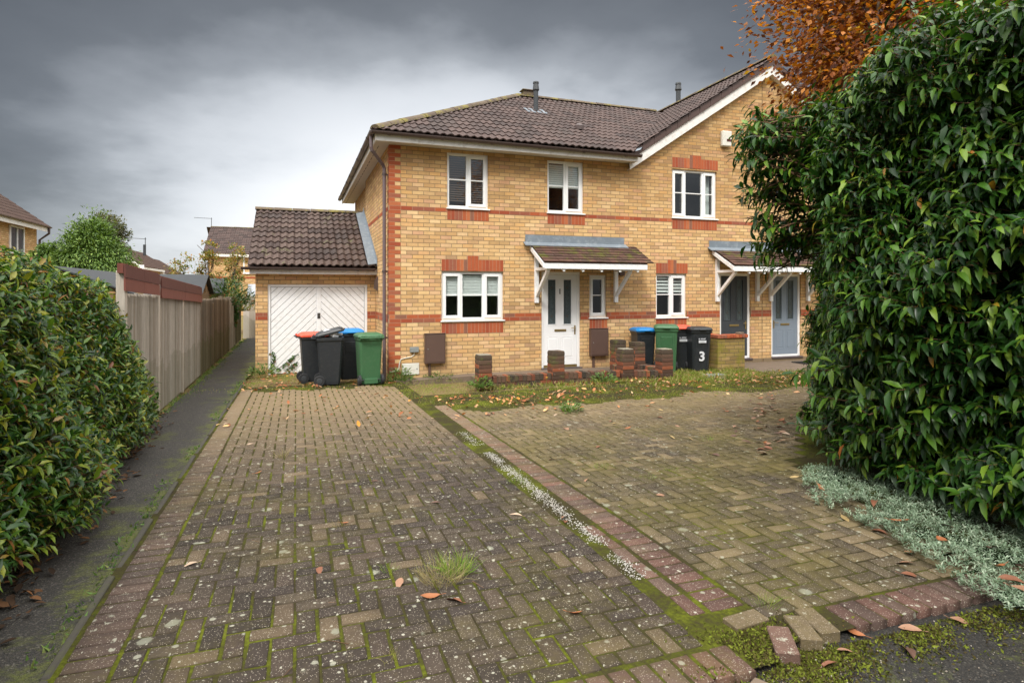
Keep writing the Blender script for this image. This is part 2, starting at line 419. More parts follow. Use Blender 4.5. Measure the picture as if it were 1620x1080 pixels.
# ground materials
def paver_extra(green):
    def f(gg, c, r):
        bigv = gg.math('ADD', .62, gg.math('MULTIPLY', gg.noise(gg.vmath('MULTIPLY', gg.pos, (1.5, .7, 1)), 1.3, 5, .65), .76))
        c = gg.vmath('MULTIPLY', c, gg.comb(bigv, bigv, bigv))
        # pale aggregate flecks
        vo = gg.add('ShaderNodeTexVoronoi', {}, Scale=165.0); gg.set(vo.inputs['Vector'], gg.pos)
        fl = gg.ramp(vo.outputs['Distance'], [(.24, 1.0), (.36, 0.0)])
        pick = gg.math('GREATER_THAN', gg.add('ShaderNodeTexWhiteNoise', {'noise_dimensions': '3D'}, Vector=vo.outputs['Position']).outputs['Value'], .70)
        c = gg.mix(gg.math('MULTIPLY', gg.math('MULTIPLY', fl, pick), .8), c, (.42, .37, .30))
        # lichen blotches
        for sc, th, col, k in ((6.0, .17, (.30, .31, .24), .6), (15.0, .19, (.38, .38, .30), .65), (33.0, .22, (.44, .43, .35), .75)):
            v2 = gg.add('ShaderNodeTexVoronoi', {}, Scale=sc); gg.set(v2.inputs['Vector'], gg.vmath('ADD', gg.pos, gg.vmath('MULTIPLY', gg.add('ShaderNodeTexNoise', {}, Scale=14.0).outputs['Color'], (.05, .05, .0))))
            wn = gg.add('ShaderNodeTexWhiteNoise', {'noise_dimensions': '3D'}, Vector=v2.outputs['Position']).outputs['Value']
            rad = gg.math('MULTIPLY', gg.math('SUBTRACT', wn, .34), th * 2.1)
            mk = gg.ramp(gg.math('SUBTRACT', rad, gg.math('ADD', v2.outputs['Distance'], gg.math('MULTIPLY', gg.math('SUBTRACT', gg.noise(gg.pos, 60, 4, .75), .5), .20))), [(.0, 0.0), (.06, 1.0)])
            c = gg.mix(gg.math('MULTIPLY', mk, k), c, col)
        # algae film
        al = gg.ramp(gg.math('ADD', gg.noise(gg.pos, 1.3, 5, .65), gg.math('MULTIPLY', gg.noise(gg.pos, 26, 4, .7), .4)), [(.74 - green * .2, 0.0), (1.05 - green * .2, 1.0)])
        c = gg.mix(gg.math('MULTIPLY', al, .34 + green * .45), c, (.125, .105, .028))
        # soil washed over the blocks close to the houses
        s = gg.sep(gg.pos)
        so = gg.ramp(gg.math('ADD', gg.math('DIVIDE', s[1], 12), gg.math('MULTIPLY', gg.math('SUBTRACT', gg.noise(gg.pos, 1.8, 5, .7), .5), .30)), [(.42, 0.0), (.78, 1.0)])
        c = gg.mix(gg.math('MULTIPLY', so, .72), c, (.25, .185, .108))
        return c
    return f
M['paver'] = island_mat('brown block paver', [(0, (.036, .030, .025)), (.25, (.058, .046, .035)), (.5, (.046, .037, .032)), (.7, (.074, .059, .042)), (.86, (.058, .044, .036)), (1, (.12, .090, .058))], grain=130, grain_amt=1.0, extra=paver_extra(.25), bmp=1.0, bdist=.004, rough=.85, spec=.15)
M['paver_green'] = island_mat('lichened block paver', [(0, (.062, .050, .036)), (.3, (.096, .076, .050)), (.55, (.068, .055, .042)), (.8, (.12, .094, .058)), (1, (.19, .145, .088))], grain=130, grain_amt=1.0, extra=paver_extra(.75), bmp=1.0, spec=.15, bdist=.004, rough=.85)
M['paver_edge'] = island_mat('reddish drive border block', [(0, (.048, .036, .030)), (.4, (.080, .054, .042)), (.7, (.060, .044, .036)), (1, (.11, .072, .054))], grain=130, grain_amt=.9, extra=paver_extra(.4), bmp=1.0, bdist=.003, rough=.8)
M['paver_red'] = island_mat('red edging block', [(0, (.085, .048, .038)), (.3, (.135, .070, .053)), (.55, (.080, .052, .042)), (.8, (.115, .076, .058)), (1, (.165, .085, .064))], grain=160, grain_amt=.8, extra=paver_extra(.4), bmp=.9, bdist=.003, rough=.8)
def moss_joint():
    gg = mat('mossy joint sand'); n = gg.noise(gg.pos, 2.2, 5, .65); n2 = gg.noise(gg.pos, 45, 4, .7)
    c = gg.ramp(gg.math('ADD', n, gg.math('MULTIPLY', gg.math('SUBTRACT', n2, .5), .5)), [(.33, (.040, .032, .018)), (.46, (.046, .042, .015)), (.56, (.062, .068, .010)), (.68, (.105, .12, .012)), (.8, (.09, .08, .03))])
    gg.set(gg.b.inputs['Base Color'], c); gg.b.inputs['Roughness'].default_value = 1; gg.b.inputs['Specular IOR Level'].default_value = .1
    bump(gg, n2, 1.0, .01); return gg.m
M['joint'] = moss_joint()
def asphalt(name, base=.045, mossy=.5):
    gg = mat(name)
    vo = gg.add('ShaderNodeTexVoronoi', {}, Scale=150.0); gg.set(vo.inputs['Vector'], gg.pos)
    wn = gg.add('ShaderNodeTexWhiteNoise', {'noise_dimensions': '3D'}, Vector=vo.outputs['Position']).outputs['Value']
    st = gg.ramp(wn, [(0, (base * .6,) * 3), (.6, (base, base * .88, base * .74)), (.9, (base * 1.8, base * 1.6, base * 1.3)), (1, (base * 4, base * 3.7, base * 3.2))])
    n = gg.noise(gg.pos, 1.4, 6, .65); k = gg.math('ADD', .6, gg.math('MULTIPLY', n, .8))
    c = gg.vmath('MULTIPLY', st, gg.comb(k, k, k))
    s = gg.sep(gg.pos)
    edge = gg.ramp(gg.math('ABSOLUTE', gg.math('ADD', s[0], .93)), [(.0, .16), (.30, 0.0)])
    mk = gg.ramp(gg.math('ADD', gg.math('ADD', gg.noise(gg.pos, 2.6, 6, .72), edge), gg.math('MULTIPLY', gg.noise(gg.pos, 30, 3), .18)), [(.80 - mossy * .12, 0.0), (.90 - mossy * .08, 1.0)])
    c = gg.mix(gg.math('MULTIPLY', mk, .85), c, gg.ramp(gg.noise(gg.pos, 60, 2), [(.3, (.05, .055, .012)), (.7, (.13, .15, .018))]))
    gg.set(gg.b.inputs['Base Color'], c); gg.b.inputs['Roughness'].default_value = .8
    bump(gg, gg.math('ADD', vo.outputs['Distance'], gg.math('MULTIPLY', mk, gg.noise(gg.pos, 50, 4, .7))), .8, .006)
    return gg.m
M['asphalt'] = asphalt('worn path asphalt', .034, 1.25)
M['road'] = asphalt('dark road asphalt', .022, 1.5)
def soil():
    gg = mat('soil and moss'); n = gg.noise(gg.pos, 1.6, 6, .68); n2 = gg.noise(gg.pos, 35, 5, .7)
    c = gg.ramp(gg.math('ADD', n, gg.math('MULTIPLY', gg.math('SUBTRACT', n2, .5), .45)), [(.28, (.075, .048, .025)), (.43, (.17, .12, .06)), (.53, (.20, .155, .07)), (.62, (.14, .15, .03)), (.75, (.10, .14, .02)), (.85, (.22, .16, .08))])
    gg.set(gg.b.inputs['Base Color'], c); gg.b.inputs['Roughness'].default_value = 1; gg.b.inputs['Specular IOR Level'].default_value = .1
    bump(gg, n2, 1, .02); return gg.m
M['soil'] = soil()
M['grass'] = leaf_mat('grass blades', [(0, (.12, .19, .02)), (.35, (.20, .28, .03)), (.6, (.28, .29, .06)), (.8, (.38, .31, .13)), (1, (.42, .33, .18))], .6, .3, .2)
M['slab'] = simple('concrete slab', (.17, .125, .09), .9, .35, 3, dirt=(.09, .09, .04), bmp=.5)
M['kerb'] = simple('concrete edging', (.055, .050, .040), .9, .4, 6, dirt=(.08, .09, .02), bmp=.6)
M['gravel'] = island_mat('white gravel', [(0, (.22, .20, .17)), (.35, (.40, .38, .34)), (.7, (.50, .48, .44)), (1, (.66, .65, .61))], grain=60, grain_amt=.25)
M['hedge_l'] = leaf_mat('hedge leaf bronze tipped', [(0, (.012, .042, .010)), (.35, (.030, .088, .014)), (.6, (.080, .165, .018)), (.80, (.19, .26, .025)), (.93, (.27, .26, .025)), (.98, (.22, .10, .02)), (1, (.14, .045, .015))], .34, .30)
M['hedge_r'] = leaf_mat('glossy laurel leaf', [(0, (.007, .028, .007)), (.3, (.017, .060, .009)), (.6, (.035, .102, .011)), (.85, (.080, .175, .017)), (.994, (.20, .30, .03)), (.997, (.40, .20, .02)), (1, (.30, .10, .02))], .36, .20, .38)
M['beech'] = leaf_mat('copper autumn leaf', [(0, (.06, .018, .010)), (.3, (.18, .048, .012)), (.55, (.40, .12, .012)), (.75, (.62, .24, .018)), (.9, (.13, .035, .015)), (1, (.55, .32, .03))], .5, .42)
M['conifer'] = leaf_mat('conifer sprays', [(0, (.05, .105, .02)), (.5, (.11, .20, .03)), (1, (.20, .30, .05))], .6, .2)
M['olive'] = leaf_mat('dull olive leaf', [(0, (.06, .085, .03)), (.5, (.11, .13, .045)), (1, (.16, .13, .06))], .6, .3)
M['autumn'] = leaf_mat('turning leaf', [(0, (.12, .17, .03)), (.4, (.22, .24, .05)), (.7, (.38, .27, .06)), (.9, (.36, .13, .03)), (1, (.45, .3, .1))], .6, .35)
M['ivy'] = leaf_mat('ivy leaf', [(0, (.02, .06, .015)), (.5, (.04, .10, .02)), (.9, (.09, .16, .03)), (1, (.3, .03, .02))], .4, .2)
M['weed'] = leaf_mat('weed leaf', [(0, (.07, .15, .03)), (.6, (.13, .24, .05)), (1, (.22, .26, .07))], .6, .3)
M['silver'] = leaf_mat('silver leaf', [(0, (.10, .15, .08)), (.35, (.20, .29, .19)), (.75, (.33, .43, .31)), (1, (.44, .51, .38))], .7, .2, .2)
M['litter'] = leaf_mat('fallen leaf', [(0, (.16, .055, .022)), (.25, (.34, .12, .045)), (.5, (.50, .20, .08)), (.68, (.60, .33, .17)), (.82, (.28, .15, .08)), (.92, (.62, .48, .28)), (1, (.66, .28, .03))], .6, .15, .3)
M['bark'] = simple('bark', (.10, .075, .05), .9, .4, 10, bmp=.6)
M['twig'] = simple('twig', (.13, .07, .035), .8, .3, 10)
def wood(name, tones, green=.3):
    gg = mat(name); r = rnd(gg); s = gg.sep(gg.pos)
    gr_ = gg.noise(gg.vmath('MULTIPLY', gg.pos, (30, 30, 1.6)), 3.0, 5, .7)
    c = gg.ramp(r, tones); k = gg.math('ADD', .55, gg.math('MULTIPLY', gr_, .85)); c = gg.vmath('MULTIPLY', c, gg.comb(k, k, k))
    mk = gg.ramp(gg.math('ADD', s[2], gg.math('MULTIPLY', gg.noise(gg.pos, 1.6, 4), -1.3)), [(-.85, 1.0), (-.05, 0.0)])
    c = gg.mix(gg.math('MULTIPLY', mk, green), c, (.10, .11, .025))
    gg.set(gg.b.inputs['Base Color'], c); gg.b.inputs['Roughness'].default_value = .9; bump(gg, gr_, .5, .004); return gg.m
M['fence'] = wood('silvered fence boards', [(0, (.30, .26, .21)), (.25, (.44, .39, .33)), (.6, (.56, .51, .45)), (.85, (.48, .43, .37)), (1, (.34, .28, .22))], .22)
M['fence_brown'] = wood('weathered brown fence boards', [(0, (.15, .115, .08)), (.5, (.28, .225, .165)), (1, (.12, .095, .07))], .4)
M['fence_red'] = wood('red stained boards', [(0, (.13, .038, .026)), (.5, (.19, .062, .044)), (1, (.10, .034, .026))], 0)
M['felt'] = simple('roofing felt', (.045, .050, .055), .9, .3, 5)
M['shed_wood'] = wood('shed boards', [(0, (.20, .13, .06)), (1, (.28, .19, .10))], .3)

# ================================================================== GROUND
YS = [-12, -4, 0, 1, 2, 3.2, 4.5, 6, 7.5, 9, 10.3, 11.7, 13, 16, 20, 26, 40, 80, 250, 900]
def sheet(name, x0, x1, y0, y1, dz, m, nx=1, jitter=0, kind='structure'):
    ys = sorted({y0, y1, *[y for y in YS if y0 < y < y1], *[y0 + i * .5 for i in range(int(min(y1 - y0, 26) / .5) + 1) if jitter]})
    mb = MB(); xs = [x0 + (x1 - x0) * i / nx for i in range(nx + 1)]
    n = len(xs)
    for j, y in enumerate(ys):
        for i, x in enumerate(xs):
            jx = 0
            if jitter and i in (0, n - 1): jx = jitter * (noise.noise(Vector((x * 3, y * 1.7, 5))) + .5 * noise.noise(Vector((x, y * 6, 9))))
            mb.v.append((x + jx, y, zg(y) + dz))
    for j in range(len(ys) - 1):
        for i in range(n - 1):
            mb.f.append((j * n + i, j * n + i + 1, (j + 1) * n + i + 1, (j + 1) * n + i)); mb.m.append(0)
    return tag(mb.build(name, m, recalc=False), kind=kind)
sheet('ground', -900, 900, -12, 900, -.075, M['soil'])
sheet('path', -1.70, -.90, -3, 23.95, -.014, M['asphalt'], nx=3, jitter=.07)
sheet('path', -.85, 1.2, -3, 1.93, -.036, M['road'])
sheet('road', 1.2, 9, -5, 2.35, -.040, M['road'])

# the drive is laid in 90 degree herringbone blocks; one mesh, every block its own island
CELL = .0965
def pavers(name, x0, x1, y0, y1, m, seed, top=.0, keep=None, gap=.0068, sink=.002):
    rg = random.Random(seed)
    V = []; F = []
    def brick(ax, ay, w, d):
        cx, cy = ax + w / 2, ay + d / 2
        if keep and not keep(cx, cy): return
        g_ = gap * rg.uniform(.6, 1.4)
        a, b = w / 2 - g_, d / 2 - g_
        zt = zg(cy) + top + .0035 * noise.noise(Vector((cx * .9, cy * .9, seed))) + rg.uniform(-sink, sink) * .8
        tx, ty = rg.uniform(-.014, .014), rg.uniform(-.014, .014)
        sl = (zg(cy + .01) - zg(cy - .01)) / .02
        rot = rg.gauss(0, .012); cr, sr = math.cos(rot), math.sin(rot)
        base = len(V); bv = .0042
        for (q, zz) in ((0, -.05), (0, -bv), (bv, 0)):
            for sx, sy in ((-1, -1), (1, -1), (1, 1), (-1, 1)):
                jx, jy = rg.uniform(-.0015, .0015), rg.uniform(-.0015, .0015)
                x, y = sx * (a - q) + jx, sy * (b - q) + jy
                X, Y = cx + x * cr - y * sr, cy + x * sr + y * cr
                V.append((X, Y, zt + zz + tx * x + (ty + sl) * y))
        for r in (0, 4):
            for k in range(4):
                k2 = (k + 1) % 4
                F.append((base + r + k, base + r + k2, base + r + 4 + k2, base + r + 4 + k))
        F.append((base + 8, base + 9, base + 10, base + 11))
    nx = int(round((x1 - x0) / CELL)); ny = int(round((y1 - y0) / CELL))
    for i in range(-1, nx):
        for j in range(-1, ny):
            k = (i + j) % 4
            X, Y = x0 + i * CELL, y0 + j * CELL
            if k == 0:
                if i >= 0 and j >= 0:
                    if i + 1 < nx: brick(X, Y, 2 * CELL, CELL)
                    else: brick(X, Y, CELL, CELL)
                elif i == -1 and j >= 0: brick(X + CELL, Y, CELL, CELL)
            elif k == 2:
                if j >= 0 and i >= 0:
                    if j + 1 < ny: brick(X, Y, CELL, 2 * CELL)
                    else: brick(X, Y, CELL, CELL)
                elif j == -1 and i >= 0: brick(X, Y + CELL, CELL, CELL)
    return V, F, brick
def add_mesh(name, V, F, m, **kw):
    return tag(mesh_np(name, np.array(V), np.array(F), m), **kw)

DX0, DX1, DY0, DY1 = -.68, 1.67, 2.145, 11.35
V, F, _ = pavers('driveway', DX0, DX1, DY0, DY1, None, 3, keep=lambda x, y: y < 10.9 + .45 * noise.noise(Vector((x * 2.2, y, 1))))
add_mesh('driveway', V, F, M['paver'], kind='structure')
sheet('driveway_joints', -.93, 1.86, 1.955, 11.6, -.0062, M['joint'], nx=6)
# soldier rows of red edging blocks
def soldier_rows():
    V, F, brick = pavers('e', 0, .001, 0, .001, None, 5)
    x = -.88
    while x < 1.68: brick(x, 1.935, CELL, 2 * CELL); x += CELL
    y = 2.36
    while y < 3.4: brick(1.72, y, CELL, 2 * CELL); y += 2 * CELL
    y = 2.36
    while y < 8.4: brick(1.835, y, 2 * CELL, CELL); y += CELL
    x = 2.36
    while x < 3.95: brick(x, 2.03, CELL, 2 * CELL); x += CELL
    return V, F
V, F = soldier_rows()
add_mesh('driveway_edging', V, F, M['paver_red'], kind='structure')
V, F, brick = pavers('e', 0, .001, 0, .001, None, 6)
y = 2.145
while y < 11.3: brick(-.88, y, 2 * CELL, CELL); y += CELL
add_mesh('driveway_border', V, F, M['paver_edge'], kind='structure')
def keep_r(x, y):
    if x + .25 * noise.noise(Vector((x, y * .8, 4))) > 3.55 + .52 * min(1, max(0, (y - 2.2) / 1.6)) + max(0, y - 4.2) * 1.2: return False
    return y < 7.9 + .45 * noise.noise(Vector((x * .9, y, 2)))
V, F, _ = pavers('parking_bay', 2.045, 8.1, 2.235, 9.3, None, 8, keep=keep_r)
add_mesh('paved_forecourt', V, F, M['paver_green'], kind='structure')
sheet('forecourt_joints', 1.86, 9.5, 2.04, 9.5, -.0064, M['joint'], nx=8)
# thin concrete edging between drive and path
kb = MB(); y = 1.9
while y < 11.4:
    kb.box(-.935, -.900, y + .004, y + .91, zg(y + .45) - .08, zg(y + .45) + .001); y += .915
tag(kb.build('kerb', M['kerb'], bevel=.006), kind='structure')
# loose blocks at the broken corner
for i, (x, y, rz, tilt, m_, lab) in enumerate([
    (1.93, 2.245, .12, .05, 'paver_green', 'pale loose paving block lying across the broken forecourt corner'),
    (1.965, 2.055, 1.02, -.04, 'paver_red', 'red loose paving block jutting farthest out over the dark asphalt'),
    (2.115, 2.10, 1.18, .03, 'paver_green', 'brown loose paving block between the jutting red block and the straight edging'),
    (2.225, 2.125, 1.36, -.02, 'paver_green', 'brown loose paving block next to the first straight edging block')]):
    mb = MB(); mb.box(-.1, .1, -.047, .047, 0, .055)
    o = mb.build('loose_paving_block', M[m_], bevel=.005)
    o.location = (x, y, zg(y) - .042); o.rotation_euler = (tilt, tilt * .5, rz)
    tag(o, lab, 'paving block', 'loose blocks at the broken forecourt corner')
tag(M and (lambda mb: (mb.box(-.09, .09, -.047, .047, 0, .05), mb.build('loose_paving_block', M['slab'], bevel=.006))[1])(MB()),
    'grey loose block sunk in soil at the bottom edge', 'paving block', 'loose blocks at the broken forecourt corner')
o = bpy.data.objects['loose_paving_block.004']
o.location = (1.64, 1.84, zg(1.8) - .06); o.rotation_euler = (0, .03, .5)

# paths and slabs by the doors
sl = MB()
sl.box(3.2, 6.55, 10.25, 11.698, -.08, .055); sl.box(8.98, 12.6, 10.75, 11.698, -.08, -.002); sl.box(9.3, 12.6, 9.9, 10.75, -.10, -.012)
tag(sl.build('door_landing', M['slab'], bevel=.01), kind='structure')
rp = MB(); rp.prism([(1.75, 11.35, .005), (3.2, 11.35, .05), (3.2, 11.35, -.09), (1.75, 11.35, -.09)], (0, .346, 0))
tag(rp.build('ramp', M['slab']), kind='structure')

# ================================================================== HOUSES
D = 11.70
def wall_x(mb, x0, x1, z0, z1, Y, holes, depth=.10, m=0, mr=None):
    mr = m if mr is None else mr
    xs = sorted({x0, x1, *[h[0] for h in holes], *[h[1] for h in holes]}); zs = sorted({z0, z1, *[h[2] for h in holes], *[h[3] for h in holes]})
    xs = [x for x in xs if x0 <= x <= x1]; zs = [z for z in zs if z0 <= z <= z1]
    for a, b in zip(xs, xs[1:]):
        for c, d in zip(zs, zs[1:]):
            cx, cz = (a + b) / 2, (c + d) / 2
            if any(h[0] < cx < h[1] and h[2] < cz < h[3] for h in holes): continue
            mb.poly([(a, Y, c), (b, Y, c), (b, Y, d), (a, Y, d)], m)
    for (a, b, c, d) in holes:
        mb.poly([(a, Y, c), (a, Y, d), (a, Y + depth, d), (a, Y + depth, c)], mr)
        mb.poly([(b, Y, c), (b, Y + depth, c), (b, Y + depth, d), (b, Y, d)], mr)
        mb.poly([(a, Y, d), (b, Y, d), (b, Y + depth, d), (a, Y + depth, d)], mr)
        mb.poly([(a, Y, c), (a, Y + depth, c), (b, Y + depth, c), (b, Y, c)], mr)

def window(parent, x0, x1, z0, z1, cols, Y=D, blind=None, sill=True, label=None, far=False, curtain=None):
    """cols: list of (fraction, is_sash); frame stands in a 60 mm reveal"""
    f = Y + .045; t = .052
    wb = MB()
    wb.box(x0, x1, f, f + .06, z0, z0 + t); wb.box(x0, x1, f, f + .06, z1 - t, z1)
    W = x1 - x0; edges = [x0]
    for fr, _ in cols: edges.append(edges[-1] + W * fr)
    tt = t / 2
    panes = []
    for i, ((fr, sash), a, b) in enumerate(zip(cols, edges, edges[1:])):
        if i == 0: wb.box(a, a + t, f + .001, f + .059, z0 + t, z1 - t); ia = a + t
        else: ia = a + tt
        if i == len(cols) - 1: wb.box(b - t, b, f + .001, f + .059, z0 + t, z1 - t); ib = b - t
        else: wb.box(b - tt, b + tt, f + .001, f + .059, z0 + t, z1 - t); ib = b - tt
        za, zb = z0 + t, z1 - t
        if sash:
            s = .045; y0_ = f - .016
            wb.box(ia - .012, ib + .012, y0_, f + .03, za - .012, za + s); wb.box(ia - .012, ib + .012, y0_, f + .03, zb - s, zb + .012)
            wb.box(ia - .012, ia + s, y0_ + .001, f + .03, za + s, zb - s); wb.box(ib - s, ib + .012, y0_ + .001, f + .03, za + s, zb - s)
            ia += s; ib -= s; za += s; zb -= s
        zm = (z0 + z1) / 2 + .02
        wb.box(ia, ib, f + .006, f + .04, zm - .011, zm + .011)
        panes.append((ia, ib, za, zb))
    w = wb.build('window', M['white'], parent, bevel=0 if far else .004)
    if label: w['label'] = label
    gb = MB()
    for (a, b, c, d) in panes: gb.poly([(a - .004, f + .036, c - .004), (b + .004, f + .036, c - .004), (b + .004, f + .036, d + .004), (a - .004, f + .036, d + .004)])
    gb.build('pane', M['glass'], w, recalc=False)
    if sill:
        sb = MB(); sb.box(x0 - .02, x1 + .03, Y - .035, f + .02, z0 - .028, z0 - .002); sb.build('sill', M['white'], w, bevel=.004)
    rb = MB(); Y2 = f + .75
    rb.poly([(x0, Y2, z0), (x1, Y2, z0), (x1, Y2, z1), (x0, Y2, z1)])
    rb.poly([(x0, f + .06, z0), (x0, Y2, z0), (x0, Y2, z1), (x0, f + .06, z1)]); rb.poly([(x1, f + .06, z0), (x1, f + .06, z1), (x1, Y2, z1), (x1, Y2, z0)])
    rb.poly([(x0, f + .06, z1), (x0, Y2, z1), (x1, Y2, z1), (x1, f + .06, z1)]); rb.poly([(x0, f + .06, z0), (x1, f + .06, z0), (x1, Y2, z0), (x0, Y2, z0)])
    rb.build('interior', M['dark_room'], w, recalc=False)
    if blind:
        bm_, zl, step, th = blind; bb = MB(); z = z1 - t - .02
        while z > zl:
            bb.hexa([(x0 + t, f + .062, z - th), (x1 - t, f + .062, z - th), (x1 - t, f + .074, z), (x0 + t, f + .074, z),
                     (x0 + t, f + .064, z - th), (x1 - t, f + .064, z - th), (x1 - t, f + .076, z), (x0 + t, f + .076, z)]); z -= step
        bb.build('blind', M[bm_], w)
    if curtain:
        cb = MB()
        for (ca, cbx) in curtain:
            n = 14; pts = [(ca + (cbx - ca) * i / n, f + .16 + .02 * math.sin(i * 2.3)) for i in range(n + 1)]
            for (xa, ya), (xb, yb) in zip(pts, pts[1:]): cb.poly([(xa, ya, z0 + t), (xb, yb, z0 + t), (xb, yb, z1 - t), (xa, ya, z1 - t)])
        cb.build('curtain', M['blind'], w, recalc=False, smooth=True)
    return w

BH, BW = .0775, .222
def brick_row(mb, x0, x1, z0, Y=D, proud=.003):
    """one stretcher course of red bricks on the wall grid, between x0 and x1"""
    row = round(z0 / BH); off = (row % 2) * .5
    k0 = math.floor((x0 - 1.68) / BW + off) - 1
    a = 1.68 + (k0 - off) * BW
    while a < x1:
        b = a + BW; p, q = max(a, x0), min(b, x1)
        if q - p > .02: mb.box(p + .004, q - .004, Y - proud, Y + .03, z0 + .004, z0 + BH - .004)
        a = b
def soldier(mb, x0, x1, z0, h, Y=D, proud=.004, key=None):
    n = max(1, round((x1 - x0) / .0775)); w = (x1 - x0) / n
    for i in range(n):
        a = x0 + i * w
        z1 = z0 + h
        cx = a + w / 2
        dz = BH if key and abs(cx - key) < .13 else 0
        mb.box(a + .004, a + w - .004, Y - proud - (.004 if dz else 0), Y + .03, z0 + .004 + dz * .0, z1 - .004 + dz)

ZS1, ZS2 = 14 * BH, 42 * BH
def strings(parent, x0, x1, holes):
    for z, rows in ((ZS1, 2), (ZS2, 1)):
        cuts = sorted([(h[0], h[1]) for h in holes if h[2] < z + rows * BH - .01 and h[3] > z + .01])
        a = x0
        for (c, d) in cuts + [(x1, x1)]:
            if c - a > .02:
                mb = MB()
                for r in range(rows): brick_row(mb, a, min(c, x1), z + r * BH)
                mb.box(a, min(c, x1), D - .0012, D + .02, z, z + rows * BH, 1)
                mb.build('string_course', [M['red_brick'], M['mortar']], parent)
            a = max(a, d)

def tiles(s, O, S, U, ls, lu, tw, gauge, amp, waves=2, seg=10, lip=.024, clip=None):
    """interlocking tiles: every tile an island; O lower-left corner, S along the eave, U up the slope"""
    O, S, U = Vector(O), Vector(S).normalized(), Vector(U).normalized(); N = S.cross(U)
    rg = random.Random(int(abs(O.x * 31 + O.y * 17) * 100))
    nr = math.ceil(lu / gauge); nc = math.ceil(ls / tw)
    for r in range(nr):
        for c in range(nc):
            if clip:
                mid = O + S * ((c + .5) * tw) + U * ((r + .5) * gauge)
                if any((mid - Vector(co)).dot(Vector(no).normalized()) > tw * 1.2 for co, no in clip): continue
            j = rg.uniform(-.003, .003); js = rg.uniform(-.003, .003); b = len(s.v)
            L = min(gauge + .03, lu - r * gauge)
            for i in range(seg + 1):
                x = i / seg
                h = amp * (.5 + .5 * math.cos(2 * math.pi * (x * waves + .25))) if amp else (0 if 0 < i < seg else -.002)
                sx = c * tw + .002 + x * (tw - .004) + js
                for (uu, hh) in ((0, lip - .022), (0, lip + j), (L, .002 + j * .3)):
                    p = O + S * sx + U * (r * gauge + uu) + N * (hh + h + .012)
                    s.v.append(tuple(p))
            for i in range(seg):
                k = b + i * 3
                s.f.append((k, k + 3, k + 4, k + 1)); s.m.append(0)
                s.f.append((k + 1, k + 4, k + 5, k + 2)); s.m.append(0)

def ridge_caps(mb, p, q, r=.12, L=.42, up=(0, 0, 1), arc=2.4, m=0):
    p, q = Vector(p), Vector(q); d = (q - p); n = max(1, round(d.length / L)); d /= n; dn = d.normalized()
    sd_ = dn.cross(Vector(up)).normalized(); u = sd_.cross(dn)
    for i in range(n):
        a = p + d * i; b_ = p + d * (i + 1) * 1.0 - dn * .008
        rr = r * (1 + random.uniform(-.03, .03)); base = len(mb.v); K = 8
        for e, rad in ((a, rr), (b_, rr * .97)):
            for k in range(K + 1):
                t = -arc / 2 + arc * k / K
                mb.v.append(tuple(e + sd_ * rad * math.sin(t) + u * (rad * math.cos(t) - r * .55)))
        for k in range(K):
            mb.f.append((base + k, base + k + 1, base + K + 2 + k, base + K + 1 + k)); mb.m.append(m)
        mb.f.append(tuple(base + k for k in range(K + 1))); mb.m.append(m)
        mb.f.append(tuple(base + K + 1 + k for k in range(K, -1, -1))); mb.m.append(m)

def gutter(mb, p, q, r=.056, inset=1.0):
    """half-round gutter with joint collars"""
    p, q = Vector(p), Vector(q); d = q - p; L = d.length; dn = d / L; sd_ = dn.cross(Vector((0, 0, 1))).normalized()
    def ring(c, rad):
        return [c + sd_ * rad * math.cos(t) + Vector((0, 0, 1)) * rad * math.sin(t) for t in [math.pi + math.pi * k / 8 for k in range(9)]]
    def half(a, b, rad, th=.006):
        A, B = ring(a, rad), ring(b, rad); Ai, Bi = ring(a, rad - th), ring(b, rad - th); base = len(mb.v)
        mb.v += [tuple(x) for x in A + B + Ai + Bi]
        for k in range(8):
            mb.f.append((base + k, base + k + 1, base + 10 + k, base + 9 + k)); mb.m.append(0)
            mb.f.append((base + 18 + k, base + 27 + k, base + 28 + k, base + 19 + k)); mb.m.append(0)
        for k in (0, 8):
            mb.f.append((base + k, base + 9 + k, base + 27 + k, base + 18 + k)); mb.m.append(0)
        mb.f.append(tuple(base + k for k in list(range(9)) + list(range(26, 17, -1)))); mb.m.append(0)
    half(p, q, r); n = int(L / 1.0)
    for i in range(n + 1):
        c = p + dn * (.3 + i * 1.0)
        if (c - p).length < L - .06: half(c, c + dn * .05, r + .008, .014)
    for e, s_ in ((p, 1), (q, -1)): half(e, e + dn * .012 * s_, r + .002, .05)

# ---------------------------------------------------------------- house one (left, hipped roof)
H1 = empty('brick_house', (4.3, D, 0), 'yellow brick end house with hipped roof, white door and porch', 'house')
XA, XB = 1.68, 6.92
holes1 = [(2.813, 3.665, 3.345, 4.44), (4.959, 5.799, 3.345, 4.44), (2.70, 3.985, 1.115, 2.085), (4.826, 5.724, .08, 2.10), (5.937, 6.352, 1.13, 2.04)]
wb = MB(); wall_x(wb, XA, XB, -.1, 4.52, D, holes1)
wb.build('front_wall', M['brick_x'], H1, recalc=False)
wb = MB()
wb.poly([(XA, D, -.1), (XA, D, 4.52), (XA, 15.9, 4.52), (XA, 15.9, -.1)]); wb.poly([(XA, 15.9, -.1), (XA, 15.9, 4.52), (XA + .09, 15.9, 4.52), (XA + .09, 15.9, -.1)])
wb.poly([(XA + .09, 15.9, -.1), (XA + .09, 15.9, 4.52), (XA + .09, 19.8, 4.52), (XA + .09, 19.8, -.1)])
wb.poly([(XA + .09, 19.8, -.1), (XA + .09, 19.8, 4.52), (XB, 19.8, 4.52), (XB, 19.8, -.1)])
wb.build('side_wall', M['brick_y'], H1, recalc=False)
rb = MB(); mo = MB()
